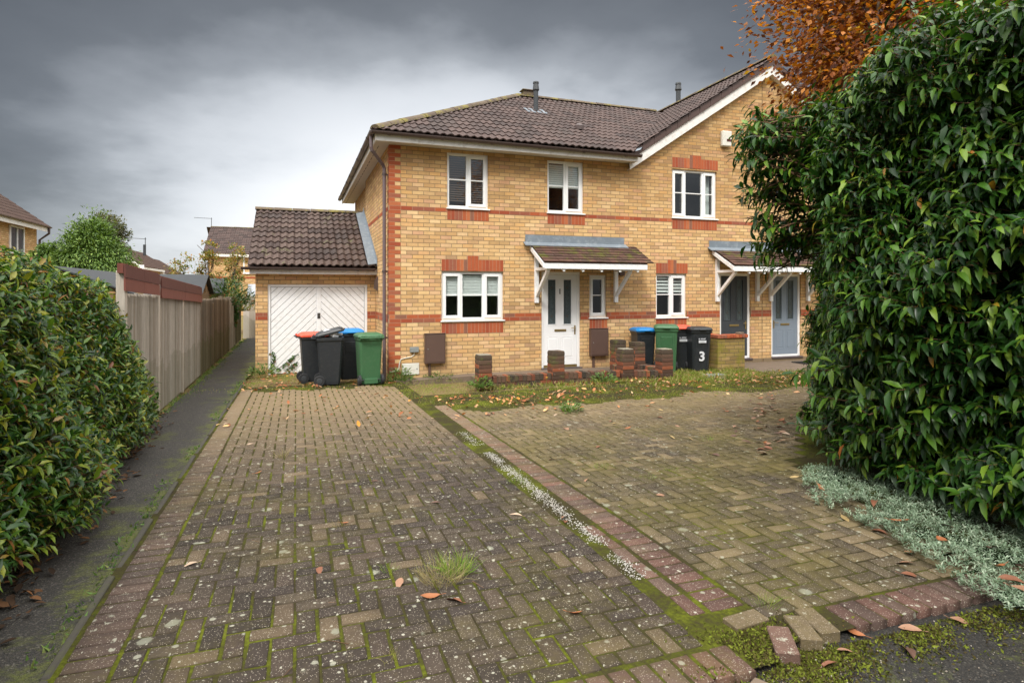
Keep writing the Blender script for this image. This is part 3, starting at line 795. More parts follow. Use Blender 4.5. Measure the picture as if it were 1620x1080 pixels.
# quoins: alternate headers and stretchers
z = 0; k = 0
while z < 4.48:
    L = BW if k % 2 else BW / 2
    if not (ZS1 - .01 < z < ZS1 + 2 * BH - .01 or abs(z - ZS2) < .01):
        rb.box(XA - .003, XA + L - .004, D - .0035, D + .05, z + .004, z + BH - .004)
        L2 = BW / 2 if k % 2 else BW
        rb.box(XA - .0035, XA + .02, D + .051, D + L2 - .004, z + .004, z + BH - .004)
    rb.box(XA - .0014, XA + L, D - .0013, D + .04, z, z + BH, 1)
    z += BH; k += 1
rb.build('quoin', [M['red_brick'], M['mortar']], H1)
strings(H1, XA, XB, [(2.70, 3.985, 1.10, 2.1), (4.826, 5.724, .08, 2.1), (5.937, 6.352, 1.13, 2.1), (2.813, 3.665, 3.1, 4.4), (4.959, 5.80, 3.1, 4.4)])
for (z, rows) in ((ZS1, 2), (ZS2, 1)):
    rb = MB()
    for r in range(rows):
        y = D + (.03 if (r % 2) else .03 + BW / 2) - .02
        while y < 15.85:
            rb.box(XA - .003, XA + .02, y + .004, min(y + BW, 15.88) - .004, z + r * BH + .004, z + (r + 1) * BH - .004); y += BW
    rb.box(XA - .0012, XA + .02, D + .05, 15.88, z, z + rows * BH, 1)
    rb.build('string_course', [M['red_brick'], M['mortar']], H1)
def heads(parent, lst):
    for (x0, x1, z0, h, key) in lst:
        rb = MB()
        soldier(rb, x0, x1, z0, h, key=(x0 + x1) / 2 if key else None); rb.box(x0, x1, D - .0015, D + .02, z0, z0 + h, 1)
        if key: rb.box((x0 + x1) / 2 - .13, (x0 + x1) / 2 + .13, D - .0018, D + .02, z0 + h + .0005, z0 + h + BH, 1)
        rb.build('soldier_course', [M['red_brick'], M['mortar']], parent)
heads(H1, [(2.813, 3.675, 40 * BH, 3 * BH, 0), (4.959, 5.83, 40 * BH, 3 * BH, 0), (2.70, 3.985, 11 * BH, 3 * BH - .02, 0), (2.70, 3.985, 27 * BH, 3 * BH, 1), (5.937, 6.37, 11.4 * BH, 3 * BH - .02, 0)])
window(H1, 2.813, 3.665, 3.345, 4.44, [(.5, 0), (.5, 1)], blind=('blind_brown', 3.5, .045, .022), label='left upstairs window with closed brown slatted blind')
window(H1, 4.959, 5.799, 3.345, 4.44, [(.5, 0), (.5, 1)], blind=('blind', 3.88, .045, .042), label='right upstairs window with slatted blind')
window(H1, 2.70, 3.985, 1.115, 2.085, [(.32, 1), (.36, 0), (.32, 1)], blind=('blind', 1.62, .03, .0285), label='three pane living room window with half lowered white blind')
window(H1, 5.937, 6.352, 1.13, 2.04, [(1, 1)], label='narrow white window beside the white door')

def text_mesh(s, size, ext, mt, parent, loc, rot=(math.pi / 2, 0, 0), bold=0.0):
    cu = bpy.data.curves.new('text', 'FONT'); cu.body = s; cu.size = size; cu.extrude = ext; cu.offset = bold; cu.align_x = 'CENTER'
    to = bpy.data.objects.new('tmp', cu); COL.objects.link(to)
    dg = bpy.context.evaluated_depsgraph_get(); me = bpy.data.meshes.new_from_object(to.evaluated_get(dg))
    bpy.data.objects.remove(to)
    o = bpy.data.objects.new('number', me); COL.objects.link(o); me.materials.clear(); me.materials.append(mt)
    me.transform(Matrix.Translation(loc) @ Matrix.Rotation(rot[2], 4, 'Z') @ Matrix.Rotation(rot[0], 4, 'X'))
    if parent: put(o, parent)
    return o

def door(parent, x0, x1, z0, z1, m, label, handle_side=1, number=None, glass_h=(.43, .90)):
    f = D + .035; t = .062
    fb = MB(); fb.box(x0, x0 + t, f, f + .07, z0, z1); fb.box(x1 - t, x1, f, f + .07, z0, z1); fb.box(x0 + t, x1 - t, f, f + .07, z1 - t, z1)
    a, b, c, d = x0 + t + .004, x1 - t - .004, z0 + .055, z1 - t - .004
    W = b - a; H = d - c
    db = MB(); y0_, y1_ = f + .014, f + .055
    gz0, gz1 = c + H * glass_h[0] * 1.05, d - .10
    g1 = (a + W * .13, a + W * .36); g2 = (a + W * .60, a + W * .83)
    hs = [(g1[0], g1[1], gz0, gz1), (g2[0], g2[1], gz0, gz1)]
    wall_x(db, a, b, c, d, y0_, hs, depth=.02)
    db.box(a, b, y0_ + .02, y1_, c, d)
    dd = db.build('door', M[m], parent, recalc=False); dd['label'] = label
    fb.build('frame', M['white'], dd, bevel=.004)
    tb = MB()                        # raised beads round the glass and the lower panels
    def ring(p, q, r, s_, w, pr):
        tb.box(p - w, p, y0_ - pr, y0_ + .004, r - w, s_ + w); tb.box(q, q + w, y0_ - pr, y0_ + .004, r - w, s_ + w)
        tb.box(p, q, y0_ - pr + .001, y0_ + .004, r - w, r); tb.box(p, q, y0_ - pr + .001, y0_ + .004, s_, s_ + w)
    for h in hs: ring(h[0], h[1], h[2], h[3], .018, .010)
    lz0, lz1 = c + .14, gz0 - .27
    for (p, q) in ((a + W * .11, a + W * .42), (a + W * .56, a + W * .87)):
        ring(p, q, lz0, lz1, .012, .005); tb.box(p + .03, q - .03, y0_ - .007, y0_ + .004, lz0 + .03, lz1 - .03)
    tb.build('panel_moulding', M[m], dd, bevel=.003)
    gb = MB()
    for h in hs: gb.box(h[0], h[1], y0_ + .012, y0_ + .018, h[2], h[3])
    gl = gb.build('glass', M['obscure'], dd)
    lb_ = MB()
    for h in hs:
        cx = (h[0] + h[1]) / 2
        for off in (-.042, .042): lb_.box(cx + off - .002, cx + off + .002, y0_ + .009, y0_ + .0115, h[2], h[3])
        for zz in (h[2] + (h[3] - h[2]) * .18, h[2] + (h[3] - h[2]) * .82):
            lb_.prism([(cx - .026, y0_ + .008, zz), (cx, y0_ + .008, zz - .034), (cx + .026, y0_ + .008, zz), (cx, y0_ + .008, zz + .034)], (0, .003, 0))
    lb_.build('lead_strip', M['groove'], dd)
    hb = MB(); lx = (a + b) / 2; lz = gz0 - .13
    hb.box(lx - .135, lx + .135, y0_ - .012, y0_ + .002, lz - .024, lz + .024); hb.box(lx - .115, lx + .115, y0_ - .018, y0_ - .011, lz - .012, lz + .012)
    hb.build('letter_box', M['brass'], dd, bevel=.003)
    hx = b - .045 if handle_side > 0 else a + .045
    hb = MB(); hb.box(hx - .015, hx + .015, y0_ - .010, y0_ + .002, lz - .09, lz + .10); hb.tube([(hx, y0_, lz + .05), (hx, y0_ - .045, lz + .05), (hx - .10 * handle_side, y0_ - .05, lz + .045)], .009, 6)
    hb.build('handle', M['brass'], dd)
    sb = MB(); sb.box(x0 - .01, x1 + .03, D - .05, f + .05, z0 - .045, z0 - .003); sb.build('doorstep', M['sill_step'], dd, bevel=.006)
    sb = MB(); sb.box(a, b, f + .002, f + .05, z0 - .002, z0 + .048); sb.build('threshold', M['brass'] if m == 'door_white' else M['white'], dd)
    if number: text_mesh(number, .16, .003, M['groove'], dd, (lx - .01, y0_ - .004, gz1 - .30), bold=.002)
    return dd
door(H1, 4.826, 5.724, .085, 2.10, 'door_white', 'white panelled front door with two leaded panes', 1, '1')

# main roof
PIT = (7.05 - 4.64) / (15.75 - 11.30)
E0 = (1.33, 11.30, 4.64)
lu = math.hypot(4.45, 2.41)
hipc = ((1.33, 11.30, 0), (-1, 1, 0)); valc = ((6.80, 11.30, 0), (1, -.8294, 0))
rb = MB(); tiles(rb, E0, (1, 0, 0), (0, 4.45, 2.41), 9.6, lu, .30, .315, .030, 2, 10, clip=[hipc, valc])
roof1 = rb.build('roof', M['tile'], H1, clip=[hipc, valc], recalc=False, smooth=False)
rb = MB(); hip2 = ((1.33, 11.30, 0), (1, -1, 0)); hip3 = ((1.33, 20.2, 0), (1, 1, 0))
tiles(rb, (1.33, 20.2, 4.64), (0, -1, 0), (4.45, 0, 2.41), 8.9, lu, .30, .315, .030, 2, 10, clip=[hip2, hip3])
rb.build('hip_slope', M['tile'], roof1, clip=[hip2, hip3], recalc=False)
rb = MB(); rb.poly([(1.33, 20.2, 4.64), (5.78, 15.75, 7.05), (10.4, 15.75, 7.05), (10.4, 20.2, 4.64)]); 
rb.poly([(1.40, 11.36, 4.635), (6.85, 11.36, 4.635), (10.3, 15.75, 7.0), (5.78, 15.75, 7.0)]); rb.poly([(1.40, 11.36, 4.635), (5.78, 15.75, 7.0), (1.40, 20.1, 4.635)])
rb.build('underlay', M['tile_far'], roof1, recalc=False)
rb = MB(); ridge_caps(rb, (1.36, 11.33, 4.70), (5.78, 15.75, 7.11), .125); ridge_caps(rb, (5.78, 15.75, 7.10), (10.2, 15.75, 7.10), .125); ridge_caps(rb, (1.36, 20.17, 4.70), (5.78, 15.75, 7.11), .125)
rb.build('ridge_tiles', M['ridge'], roof1)
rb = MB(); rb.poly([(6.82, 11.30, 4.675), (6.95, 11.30, 4.72), (10.50, 15.6, 7.05), (10.38, 15.6, 7.03)]); rb.build('valley', M['lead'], roof1, recalc=False)
rb = MB(); rb.tube([(5.68, 14.14, 6.1), (5.68, 14.14, 6.55)], .06, 12); rb.tube([(5.68, 14.14, 6.55), (5.68, 14.14, 6.70), (5.68, 14.14, 6.74), (5.68, 14.14, 6.90)], [.060, .060, .085, .062], 12)
rb.tube([(5.68, 14.14, 6.90), (5.68, 14.14, 6.94)], [.078, .072], 12)
rb.build('flue', M['black_pipe'], roof1, smooth=False)
rb = MB(); rb.hexa([(5.40, 13.95, 6.095), (5.96, 13.95, 6.095), (5.96, 14.30, 6.285), (5.40, 14.30, 6.285), (5.40, 13.95, 6.125), (5.96, 13.95, 6.125), (5.96, 14.30, 6.315), (5.40, 14.30, 6.315)]); rb.build('flue_flashing', M['lead'], roof1)
rb = MB(); rb.tube([(6.19, 12.72, 5.42), (6.19, 12.72, 5.53), (6.19, 12.70, 5.56)], [.11, .11, .06], 10); rb.build('roof_vent', M['gutter'], roof1)
rb = MB(); rb.box(5.92, 6.32, 15.65, 15.85, 7.10, 7.24); rb.box(5.88, 6.36, 15.61, 15.89, 7.24, 7.27); rb.build('ridge_vent', M['ridge'], roof1, bevel=.01)
# eaves
rb = MB(); rb.box(1.385, 6.93, 11.375, 11.395, 4.475, 4.635); rb.box(1.385, 1.405, 11.396, 20.12, 4.475, 4.635)
rb.box(6.91, 6.93, 11.396, D - .002, 4.475, 4.635)
rb.build('fascia', M['fascia'], H1, bevel=.004)
rb = MB(); rb.box(1.406, 6.909, 11.396, D - .001, 4.497, 4.512); rb.box(1.406, XA + .09, D - .001, 20.1, 4.497, 4.512)
sf = rb.build('soffit', M['soffit'], H1)
rb = MB(); y = 11.9
while y < 19.9: rb = MB(); rb.box(1.50, 1.512, y, y + .24, 4.494, 4.4968); y += .36; rb.build('soffit_vent', M['groove'], sf)
rb = MB(); gutter(rb, (1.30, 11.315, 4.635), (6.98, 11.315, 4.61)); gutter(rb, (1.325, 20.2, 4.635), (1.325, 11.29, 4.64))
rb.build('gutter', M['gutter'], H1)
rb = MB()
px, py = 1.56, D - .055
px = 1.605; py = 11.83
rb.tube([(1.325, 11.55, 4.60), (1.325, 11.55, 4.38), (1.34, 11.56, 4.33), (px - .03, py - .02, 4.12), (px, py, 4.06), (px, py, -.05)], .034, 10)
dp = rb.build('downpipe', M['downpipe'], H1)
rb = MB()
for z in (3.92, 2.05, .78): rb = MB(); rb.tube([(px, py, z), (px, py, z + .045)], .044, 10); rb.box(px, XA, py - .012, py + .012, z + .01, z + .03); rb.build('pipe_clip', M['gutter'], dp)
rb = MB(); rb.box(1.745, 1.768, 15.83, 15.9, 3.75, 4.49); rb.build('brown_strip', M['gutter'], H1)  # thin brown strip at the step in the side wall
rb = MB(); rb.prism([(1.62, 13.35, 1.92), (1.60, 13.35, 1.75), (1.68, 13.35, 1.70), (1.68, 13.35, 2.02)], (0, .14, 0)); rb.build('wall_vent', M['gutter'], H1)
# service boxes on the front wall
def cabinet(parent, x0, x1, z0, z1, m, pr=.10, pipe=None, label=None):
    b_ = MB(); b_.box(x0, x1, D - pr, D - .001, z0, z1); c_ = b_.build('meter_cabinet', M[m], parent, bevel=.008)
    if label: c_['label'] = label
    b_ = MB(); b_.box(x0 + .022, x1 - .022, D - pr - .008, D - pr + .001, z0 + .03, z1 - .02); b_.box(x0 - .008, x1 + .008, D - pr - .012, D - .002, z1 + .0005, z1 + .012); b_.build('cabinet_door', M[m], c_, bevel=.004)
    b_ = MB(); b_.tube([(x0 + .055, D - pr - .014, (z0 + z1) / 2), (x0 + .055, D - pr - .004, (z0 + z1) / 2)], .010, 10); b_.build('lock', M['grey_plastic'], c_)
    if pipe: b_ = MB(); b_.box(pipe - .022, pipe + .022, D - .05, D - .002, -.05, z0 - .001); b_.build('pipe_cover', M[m], c_, bevel=.004)
cabinet(H1, 2.355, 2.755, .285, .862, 'brown_box', pipe=2.455, label='brown meter cabinet left of the living room window')
cabinet(H1, 5.925, 6.345, .305, .886, 'brown_box', pipe=6.02, label='brown meter cabinet under the narrow window')
b_ = MB(); b_.box(2.071, 2.243, D - .055, D - .001, .515, .613); jb = b_.build('junction_box', M['grey_plastic'], H1, bevel=.006)
b_ = MB(); b_.tube([(2.16, D - .03, .515), (2.155, D - .012, .46), (2.10, D - .01, .425), (1.98, D - .01, .405), (1.90, D - .01, .385), (1.875, D - .01, .31), (1.865, D - .01, .22), (1.83, D - .01, .165), (1.69, D - .01, .15)], .009, 6); b_.build('cable', M['pale_plastic'], jb)
b_ = MB(); b_.box(1.925, 2.256, D - .022, D - .001, .082, .301); ap = b_.build('access_plate', M['pale_plastic'], H1, bevel=.006)
b_ = MB(); b_.tube([(2.21, D - .028, .19), (2.21, D - .020, .19)], .014, 10); b_.build('lock', M['grey_plastic'], ap)
b_ = MB(); b_.box(6.62, 6.76, D - .09, D - .001, 2.03, 2.14); b_.build('porch_lamp_box', M['brown_box'], H1, bevel=.01)
b_ = MB(); b_.box(XA + .01, XB - .01, D - .02, D + .01, -.06, .02); b_.build('plinth', M['paver_red'], H1)

def canopy(parent, x0, x1, ends, zt=2.66, ze=2.26, p=.75, fl=(0, 0), label=None, rafters=None):
    """lean-to tiled porch on timber brackets; ends: bracket x positions"""
    Ye = D - p
    tb = MB(); tiles(tb, (x0, Ye - .02, ze), (1, 0, 0), (0, p, zt - ze), x1 - x0, math.hypot(p, zt - ze), .165, .125, 0, 1, 2, lip=.020)
    c = tb.build('canopy', M['tile_canopy'], parent, recalc=False)
    if label: c['label'] = label
    db = MB(); db.prism([(x0 + .02, Ye, ze - .012), (x0 + .02, D, zt - .012), (x0 + .02, D, zt + .012), (x0 + .02, Ye, ze + .012)], (x1 - x0 - .04, 0, 0)); db.build('boarding', M['tile_far'], c)
    fb = MB(); fb.box(x0 + .02, x1 - .02, Ye - .004, Ye + .018, ze - .125, ze - .014)
    for xe in (x0 + .0, x1 - .03): fb.prism([(xe, Ye + .02, ze - .11), (xe, Ye + .02, ze - .0125), (xe, D - .001, zt - .0125), (xe, D - .001, zt - .11)], (.03, 0, 0))
    fb.build('bargeboard', M['white_paint'], c, bevel=.003)
    xs = [x0 + .45 + i * .42 for i in range(int((x1 - x0 - .6) / .42) + 1)] if rafters is None else rafters
    rb = MB()
    for x in xs:
        rb = MB(); rb.prism([(x - .024, Ye + .022, ze - .175), (x - .024, Ye + .022, ze - .09), (x - .024, D - .001, zt - .13), (x - .024, D - .001, zt - .21)], (.048, 0, 0))
        rb.build('rafter', M['white_paint'], c)
    lb = MB(); lb.box(x0 + .02 + fl[0], x1 - .02 + fl[1], D - .012, D - .001, zt - .02, zt + .20)
    lb.prism([(x0 - .02 + fl[0], D - .002, zt + .035), (x0 - .02 + fl[0], D - .13, zt - .038), (x0 - .02 + fl[0], D - .135, zt - .02), (x0 - .02 + fl[0], D - .002, zt + .055)], (x1 - x0 + .04 + fl[1] - fl[0], 0, 0))
    lb.build('flashing', M['lead'], c, bevel=.003)
    for x in ends:
        bb = MB(); w = .042
        bb.box(x - w, x + w, D - .07, D - .001, 1.45, zt - .22)
        bb.box(x - w + .002, x + w - .002, Ye + .06, D - .07, 2.115, 2.175)
        bb.beam((x, D - .05, 1.60), (x, Ye + .10, 2.115), .062, .07)
        bb.build('bracket', M['white_paint'], c, bevel=.004)
    return c
canopy(H1, 4.56, 6.92, [4.70, 6.56], fl=(-.12, -.12), label='mossy tiled porch canopy over the white door')

# ---------------------------------------------------------------- houses two and three under the shared gable
SG = .653; Z0 = 4.74; AX = 10.75
def gz(x): return Z0 + SG * ((x if x < AX else 2 * AX - x) - 6.92)
H2 = empty('brick_house', (8.8, D, 0), 'middle yellow brick house with charcoal door under the left half of the gable', 'house')
H3 = empty('brick_house', (12.6, D, 0), 'yellow brick house with blue grey door, partly hidden by the tall laurel hedge', 'house')
hol2 = [(8.02, 9.238, 3.365, 4.465), (7.595, 8.405, 1.106, 2.085), (9.326, 10.213, .10, 2.115)]
hol3 = [(2 * AX - 9.238, 2 * AX - 8.02, 3.365, 4.465), (2 * AX - 8.405, 2 * AX - 7.595, 1.106, 2.085), (10.835, 11.744, .10, 2.115)]
XJ = 10.55
wtop = .30
wb = MB(); wall_x(wb, XB, XJ - .006, -.1, 7.4, D, hol2)
clipW = ((6.92, D, Z0 - wtop), (-SG, 0, 1)); clipE = ((AX, D, gz(AX) - wtop), (SG, 0, 1))
wb.build('front_wall', M['brick_x'], H2, recalc=False, clip=[clipW])
wb = MB(); wall_x(wb, XJ + .006, 14.6, -.1, 7.4, D, hol3)
wb.build('front_wall', M['brick_x'], H3, recalc=False, clip=[clipW, clipE])
wb = MB(); wb.poly([(14.6, D, -.1), (14.6, 19.8, -.1), (14.6, 19.8, 4.52), (14.6, D, 4.52)]); wb.poly([(14.6, 19.8, -.1), (XB, 19.8, -.1), (XB, 19.8, 4.52), (14.6, 19.8, 4.52)]); wb.build('side_wall', M['brick_y'], H3, recalc=False)
wb = MB(); wb.box(XJ - .006, XJ + .006, D + .004, D + .02, -.1, 6.6); wb.build('movement_joint', M['mortar_dark'], H2)
for (h, a, b, hs, s) in ((H2, XB, XJ - .01, hol2, 1), (H3, XJ + .01, 14.6, hol3, -1)):
    strings(h, a, b, [(q[0], q[1], q[2] - (.25 if q[3] > 3 else .0), q[3]) for q in hs])
    w0, w1 = hs[0][:2]; v0, v1 = hs[1][:2]
    lst = [(w0, w1, 40 * BH, 3 * BH, 0), (w0, w1 + .03, 58 * BH, 3 * BH, 1), (v0, v1, 11 * BH, 3 * BH, 0), (v0, v1 + .03, 27 * BH, 3 * BH, 1)]
    if s > 0: lst.append((10.25, XJ - .01, 74 * BH, 3 * BH, 0))
    else: lst.append((XJ + .01, 11.25, 74 * BH, 3 * BH, 1))
    heads(h, lst)
    b_ = MB(); b_.box(a + .01, b, D - .025, D + .01, -.06, .085); b_.build('plinth', M['paver_red'], h)
window(H2, *hol2[0], [(.30, 1), (.40, 0), (.30, 1)], label='upstairs window with white curtain at the edge', curtain=[(9.0, 9.17)])
window(H2, *hol2[1], [(.5, 0), (.5, 1)], blind=('blind', 1.66, .075, .045), label='two pane window with striped blind behind the bins')
window(H3, *hol3[0], [(.30, 1), (.40, 0), (.30, 1)], label='upstairs window hidden behind the laurel')
window(H3, *hol3[1], [(.5, 1), (.5, 0)], label='ground floor window hidden behind the laurel')
door(H2, 9.326, 10.213, .105, 2.115, 'door_dark', 'charcoal front door with two leaded panes', 1)
door(H3, 10.835, 11.744, .105, 2.115, 'door_grey', 'blue grey front door with two leaded panes', -1)
canopy(H2, 9.10, XJ, [9.23, 10.385], fl=(-.10, .04), label='left half of the mossy double porch canopy')
canopy(H3, XJ + .001, 12.30, [10.785, 11.935], fl=(-.02, -.10), label='right half of the mossy double porch canopy')
valW = ((6.80, 11.30, 0), (-1, .8294, 0))
lus = math.hypot(AX - 6.85, (AX - 6.85) * SG)
rb = MB(); tiles(rb, (6.80, 19.9, Z0 - .12 * SG), (0, -1, 0), (1, 0, SG), 19.9 - 11.56, math.hypot(AX - 6.80, (AX - 6.80) * SG), .30, .315, .030, 2, 10, clip=[valW])
r2 = rb.build('roof', M['tile'], H2, recalc=False, clip=[valW])
rb = MB(); rb.poly([(6.9, 11.6, Z0 - .03), (AX, 11.6, gz(AX) - .02), (AX, 19.9, gz(AX) - .02), (10.5, 15.6, gz(10.5) - .02)]); rb.build('underlay', M['tile_far'], r2, recalc=False)
rb = MB(); tiles(rb, (14.7, 11.56, Z0 - .12 * SG), (0, 1, 0), (-1, 0, SG), 19.9 - 11.56, math.hypot(14.7 - AX, (14.7 - AX) * SG), .30, .315, .030, 2, 6)
r3 = rb.build('roof', M['tile'], H3, recalc=False)
rb = MB(); ridge_caps(rb, (AX, 11.54, gz(AX) + .06), (AX, 19.9, gz(AX) + .06), .125); rb.build('ridge_tiles', M['ridge'], r2)
rb = MB(); rb.tube([(10.84, 15.5, 7.0), (10.84, 15.5, 7.56)], .07, 12); rb.tube([(10.84, 15.5, 7.56), (10.84, 15.5, 7.70), (10.84, 15.5, 7.74), (10.84, 15.5, 7.90)], [.070, .070, .10, .072], 12); rb.tube([(10.84, 15.5, 7.90), (10.84, 15.5, 7.95)], [.09, .08], 12)
rb.build('flue', M['black_pipe'], r2)
for h, r_, xa, xb in ((H2, r2, 6.86, AX), (H3, r3, 14.64, AX)):
    sgn = 1 if xb > xa else -1
    bb = MB(); bb.prism([(xa, 11.575, gz(xa) - .12), (xa, 11.575, gz(xa) - .36), (xb, 11.575, gz(xb) - .36), (xb, 11.575, gz(xb) - .12)], (0, .022, 0))
    bb.prism([(xa, 11.598, gz(xa) - .345), (xa, 11.598, gz(xa) - .36), (xb, 11.598, gz(xb) - .36), (xb, 11.598, gz(xb) - .345)], (0, .1, 0)); bb.build('bargeboard', M['fascia'], h)
    vb = MB(); n = 13
    for i in range(n):
        a = xa + (xb - xa) * i / n; b = xa + (xb - xa) * (i + .985) / n
        dz = .012
        vb.hexa([(min(a, b), 11.545, 0), (max(a, b), 11.545, 0), (max(a, b), 11.66, 0), (min(a, b), 11.66, 0)] * 2)
        k = len(vb.v) - 8
        A, B = min(a, b), max(a, b)
        za = gz(A) + (dz if (A == a) else -.008); zb = gz(B) + (dz if (B == a) else -.008)
        vb.v[k:] = [(A, 11.545, gz(A) - .15), (B, 11.545, gz(B) - .15), (B, 11.66, gz(B) - .10), (A, 11.66, gz(A) - .10), (A, 11.545, za + .02), (B, 11.545, zb + .02), (B, 11.66, zb + .035), (A, 11.66, za + .035)]
    vb.build('verge_cap', M['verge'], r_, bevel=.006)
b_ = MB(); b_.prism([(9.33, D - .001, 5.06), (9.58, D - .001, 5.06), (9.60, D - .001, 5.42), (9.33, D - .001, 5.42)], (0, -.10, 0)); al = b_.build('alarm_box', M['pale_plastic'], H2, bevel=.02)
b_ = MB(); b_.box(9.44, 9.57, D - .104, D - .0995, 5.17, 5.23); b_.build('alarm_badge', simple('dark red badge', (.10, .012, .02), .5), al)
cabinet(H2, 8.66, 9.06, .36, .80, 'red_brick', pr=.06, label='red brown meter cabinet behind the bins')
cabinet(H3, 12.06, 12.46, .13, .93, 'brown_box', pr=.12, label='dark meter cabinet beside the laurel hedge')
b_ = MB(); b_.tube([(11.93, D - .09, .66), (11.93, D - .03, .66)], .055, 12); b_.build('hose_reel', M['groove'], H3)
# rear roof plane of the pair over its own eaves
b_ = MB(); gutter(b_, (14.78, 11.5, 4.60), (14.78, 19.9, 4.60)); b_.build('gutter', M['gutter'], H3)

# ---------------------------------------------------------------- garage
GA = empty('garage', (.4, 13.8, 0), 'attached brick garage with white chevron timber doors and tiled roof', 'garage')
GY = 13.80; gx0, gx1 = -.80, XA - .004
dx0, dx1, dz1 = -.56, 1.50, 1.84
# door: u 422..580
wb = MB(); wall_x(wb, gx0, gx1, -.1, 2.10, GY, [(dx0, dx1, -.1, dz1)], depth=.12)
wb.build('front_wall', M['brick_x'], GA, recalc=False)
wb = MB(); wb.poly([(gx0, GY, -.1), (gx0, GY, 2.1), (gx0, 16.4, 3.6), (gx0, 19.0, 2.1), (gx0, 19.0, -.1)]); wb.poly([(gx0, 19, -.1), (gx0, 19, 2.1), (gx1, 19, 2.1), (gx1, 19, -.1)]); wb.build('side_wall', M['brick_y'], GA, recalc=False)
for a, b in ((gx0, dx0), (dx1, gx1)):
    rb = MB()
    for r in range(2): brick_row(rb, a, b, ZS1 + r * BH, GY)
    rb.box(a, b, GY - .0012, GY + .02, ZS1, ZS1 + 2 * BH, 1); rb.build('string_course', [M['red_brick'], M['mortar']], GA)
def clip_poly(P, n, d):
    out = []
    for i in range(len(P)):
        a, b = P[i], P[(i + 1) % len(P)]; da = a[0] * n[0] + a[1] * n[1] - d; db_ = b[0] * n[0] + b[1] * n[1] - d
        if da <= 0: out.append(a)
        if da * db_ < 0: t = da / (da - db_); out.append((a[0] + t * (b[0] - a[0]), a[1] + t * (b[1] - a[1])))
    return out
fy = GY + .05
fb = MB(); t = .055
fb.box(dx0, dx0 + t, fy - .02, fy + .06, -.08, dz1); fb.box(dx1 - t, dx1, fy - .02, fy + .06, -.08, dz1); fb.box(dx0 + t, dx1 - t, fy - .02, fy + .06, dz1 - t, dz1)
mid = (dx0 + dx1) / 2
pb = MB()
for (a, b, sgn) in ((dx0 + t + .01, mid - .05, 1), (mid + .05, dx1 - t - .01, -1)):
    z0_, z1_ = -.06, dz1 - t - .01; st = .108
    nrm = (-sgn * .7071, .7071)
    rect = [(a, z0_), (b, z0_), (b, z1_), (a, z1_)]
    ds = [p[0] * nrm[0] + p[1] * nrm[1] for p in rect]; d_ = math.floor(min(ds) / st) * st
    while d_ < max(ds):
        P = clip_poly(rect, (-nrm[0], -nrm[1]), -(d_ + .004)); P = clip_poly(P, nrm, d_ + st - .004) if len(P) > 2 else []
        if len(P) > 2: pb.prism([(x, fy, z) for x, z in P], (0, .018, 0))
        d_ += st
gd = pb.build('garage_door', M['white_paint'], GA, bevel=.003)
fb.build('frame', M['white_paint'], gd, bevel=.004)
bb = MB(); bb.box(dx0 + t, dx1 - t, fy + .019, fy + .05, -.08, dz1 - t); bb.build('backing', simple('shadow grey', (.28, .28, .27), .9), gd)
bb = MB(); bb.box(mid - .048, mid + .048, fy - .006, fy + .0185, .02, dz1 - t - .01); bb.build('centre_rail', M['white_paint'], gd, bevel=.003)
bb = MB(); bb.box(mid - .03, mid + .03, fy - .02, fy - .007, 1.10, 1.22); bb.tube([(mid, fy - .05, 1.15), (mid, fy - .02, 1.15)], .012, 8); bb.build('handle', M['groove'], gd, bevel=.004)
gl_ = math.hypot(2.92, 1.50)
rb = MB(); tiles(rb, (-.93, 13.48, 2.20), (1, 0, 0), (0, 2.92, 1.50), 2.60, gl_, .30, .30, .040, 2, 12, lip=.032)
gr_ = rb.build('roof', M['tile_mossy'], GA, recalc=False, clip=[((XA - .006, 0, 0), (1, 0, 0))])
rb = MB(); rb.prism([(-.93, 13.5, 2.19), (-.93, 16.4, 3.70), (-.93, 19.3, 2.19), (-.93, 19.3, 2.15), (-.93, 16.4, 3.66), (-.93, 13.5, 2.15)], (2.58, 0, 0)); rb.build('roof_deck', M['tile_far'], gr_)
rb = MB(); ridge_caps(rb, (-.95, 16.4, 3.75), (1.66, 16.4, 3.75), .12); rb.build('ridge_tiles', M['ridge'], gr_)
rb = MB()   # lead cover flashing stepping down the house wall
rb.prism([(XA - .20, 13.46, 2.275), (XA - .20, 16.38, 3.775), (XA - .01, 16.38, 3.80), (XA - .01, 13.46, 2.30)], (0, 0, -.012))
rb.prism([(XA - .012, 13.46, 2.24), (XA - .012, 16.38, 3.74), (XA - .012, 16.38, 3.90), (XA - .012, 13.46, 2.40)], (.008, 0, 0))
rb.build('flashing', M['lead'], gr_)
rb = MB(); rb.box(-.90, gx1, 13.555, 13.58, 2.055, 2.17); rb.box(-.90, gx1, 13.58, GY, 2.055, 2.068); rb.build('fascia', M['fascia'], GA)
rb = MB(); gutter(rb, (-1.06, 13.49, 2.19), (1.62, 13.49, 2.185)); rb.build('gutter', M['gutter'], GA)

M['rubber'] = simple('tyre rubber', (.02, .021, .023), .75, .2)
M['sticker'] = simple('white sticker', (.72, .74, .78), .5, .1)
M['bin_black'] = simple('black bin plastic', (.022, .026, .031), .42, .3, 9, dirt=(.05, .05, .045), bmp=.15)
M['bin_green'] = simple('green bin plastic', (.045, .135, .058), .45, .15, 7, dirt=(.08, .15, .08), bmp=.15)
M['lid_red'] = simple('red bin lid', (.72, .09, .045), .4, .1, 6)
M['lid_blue'] = simple('blue bin lid', (.01, .20, .52), .4, .1, 6)

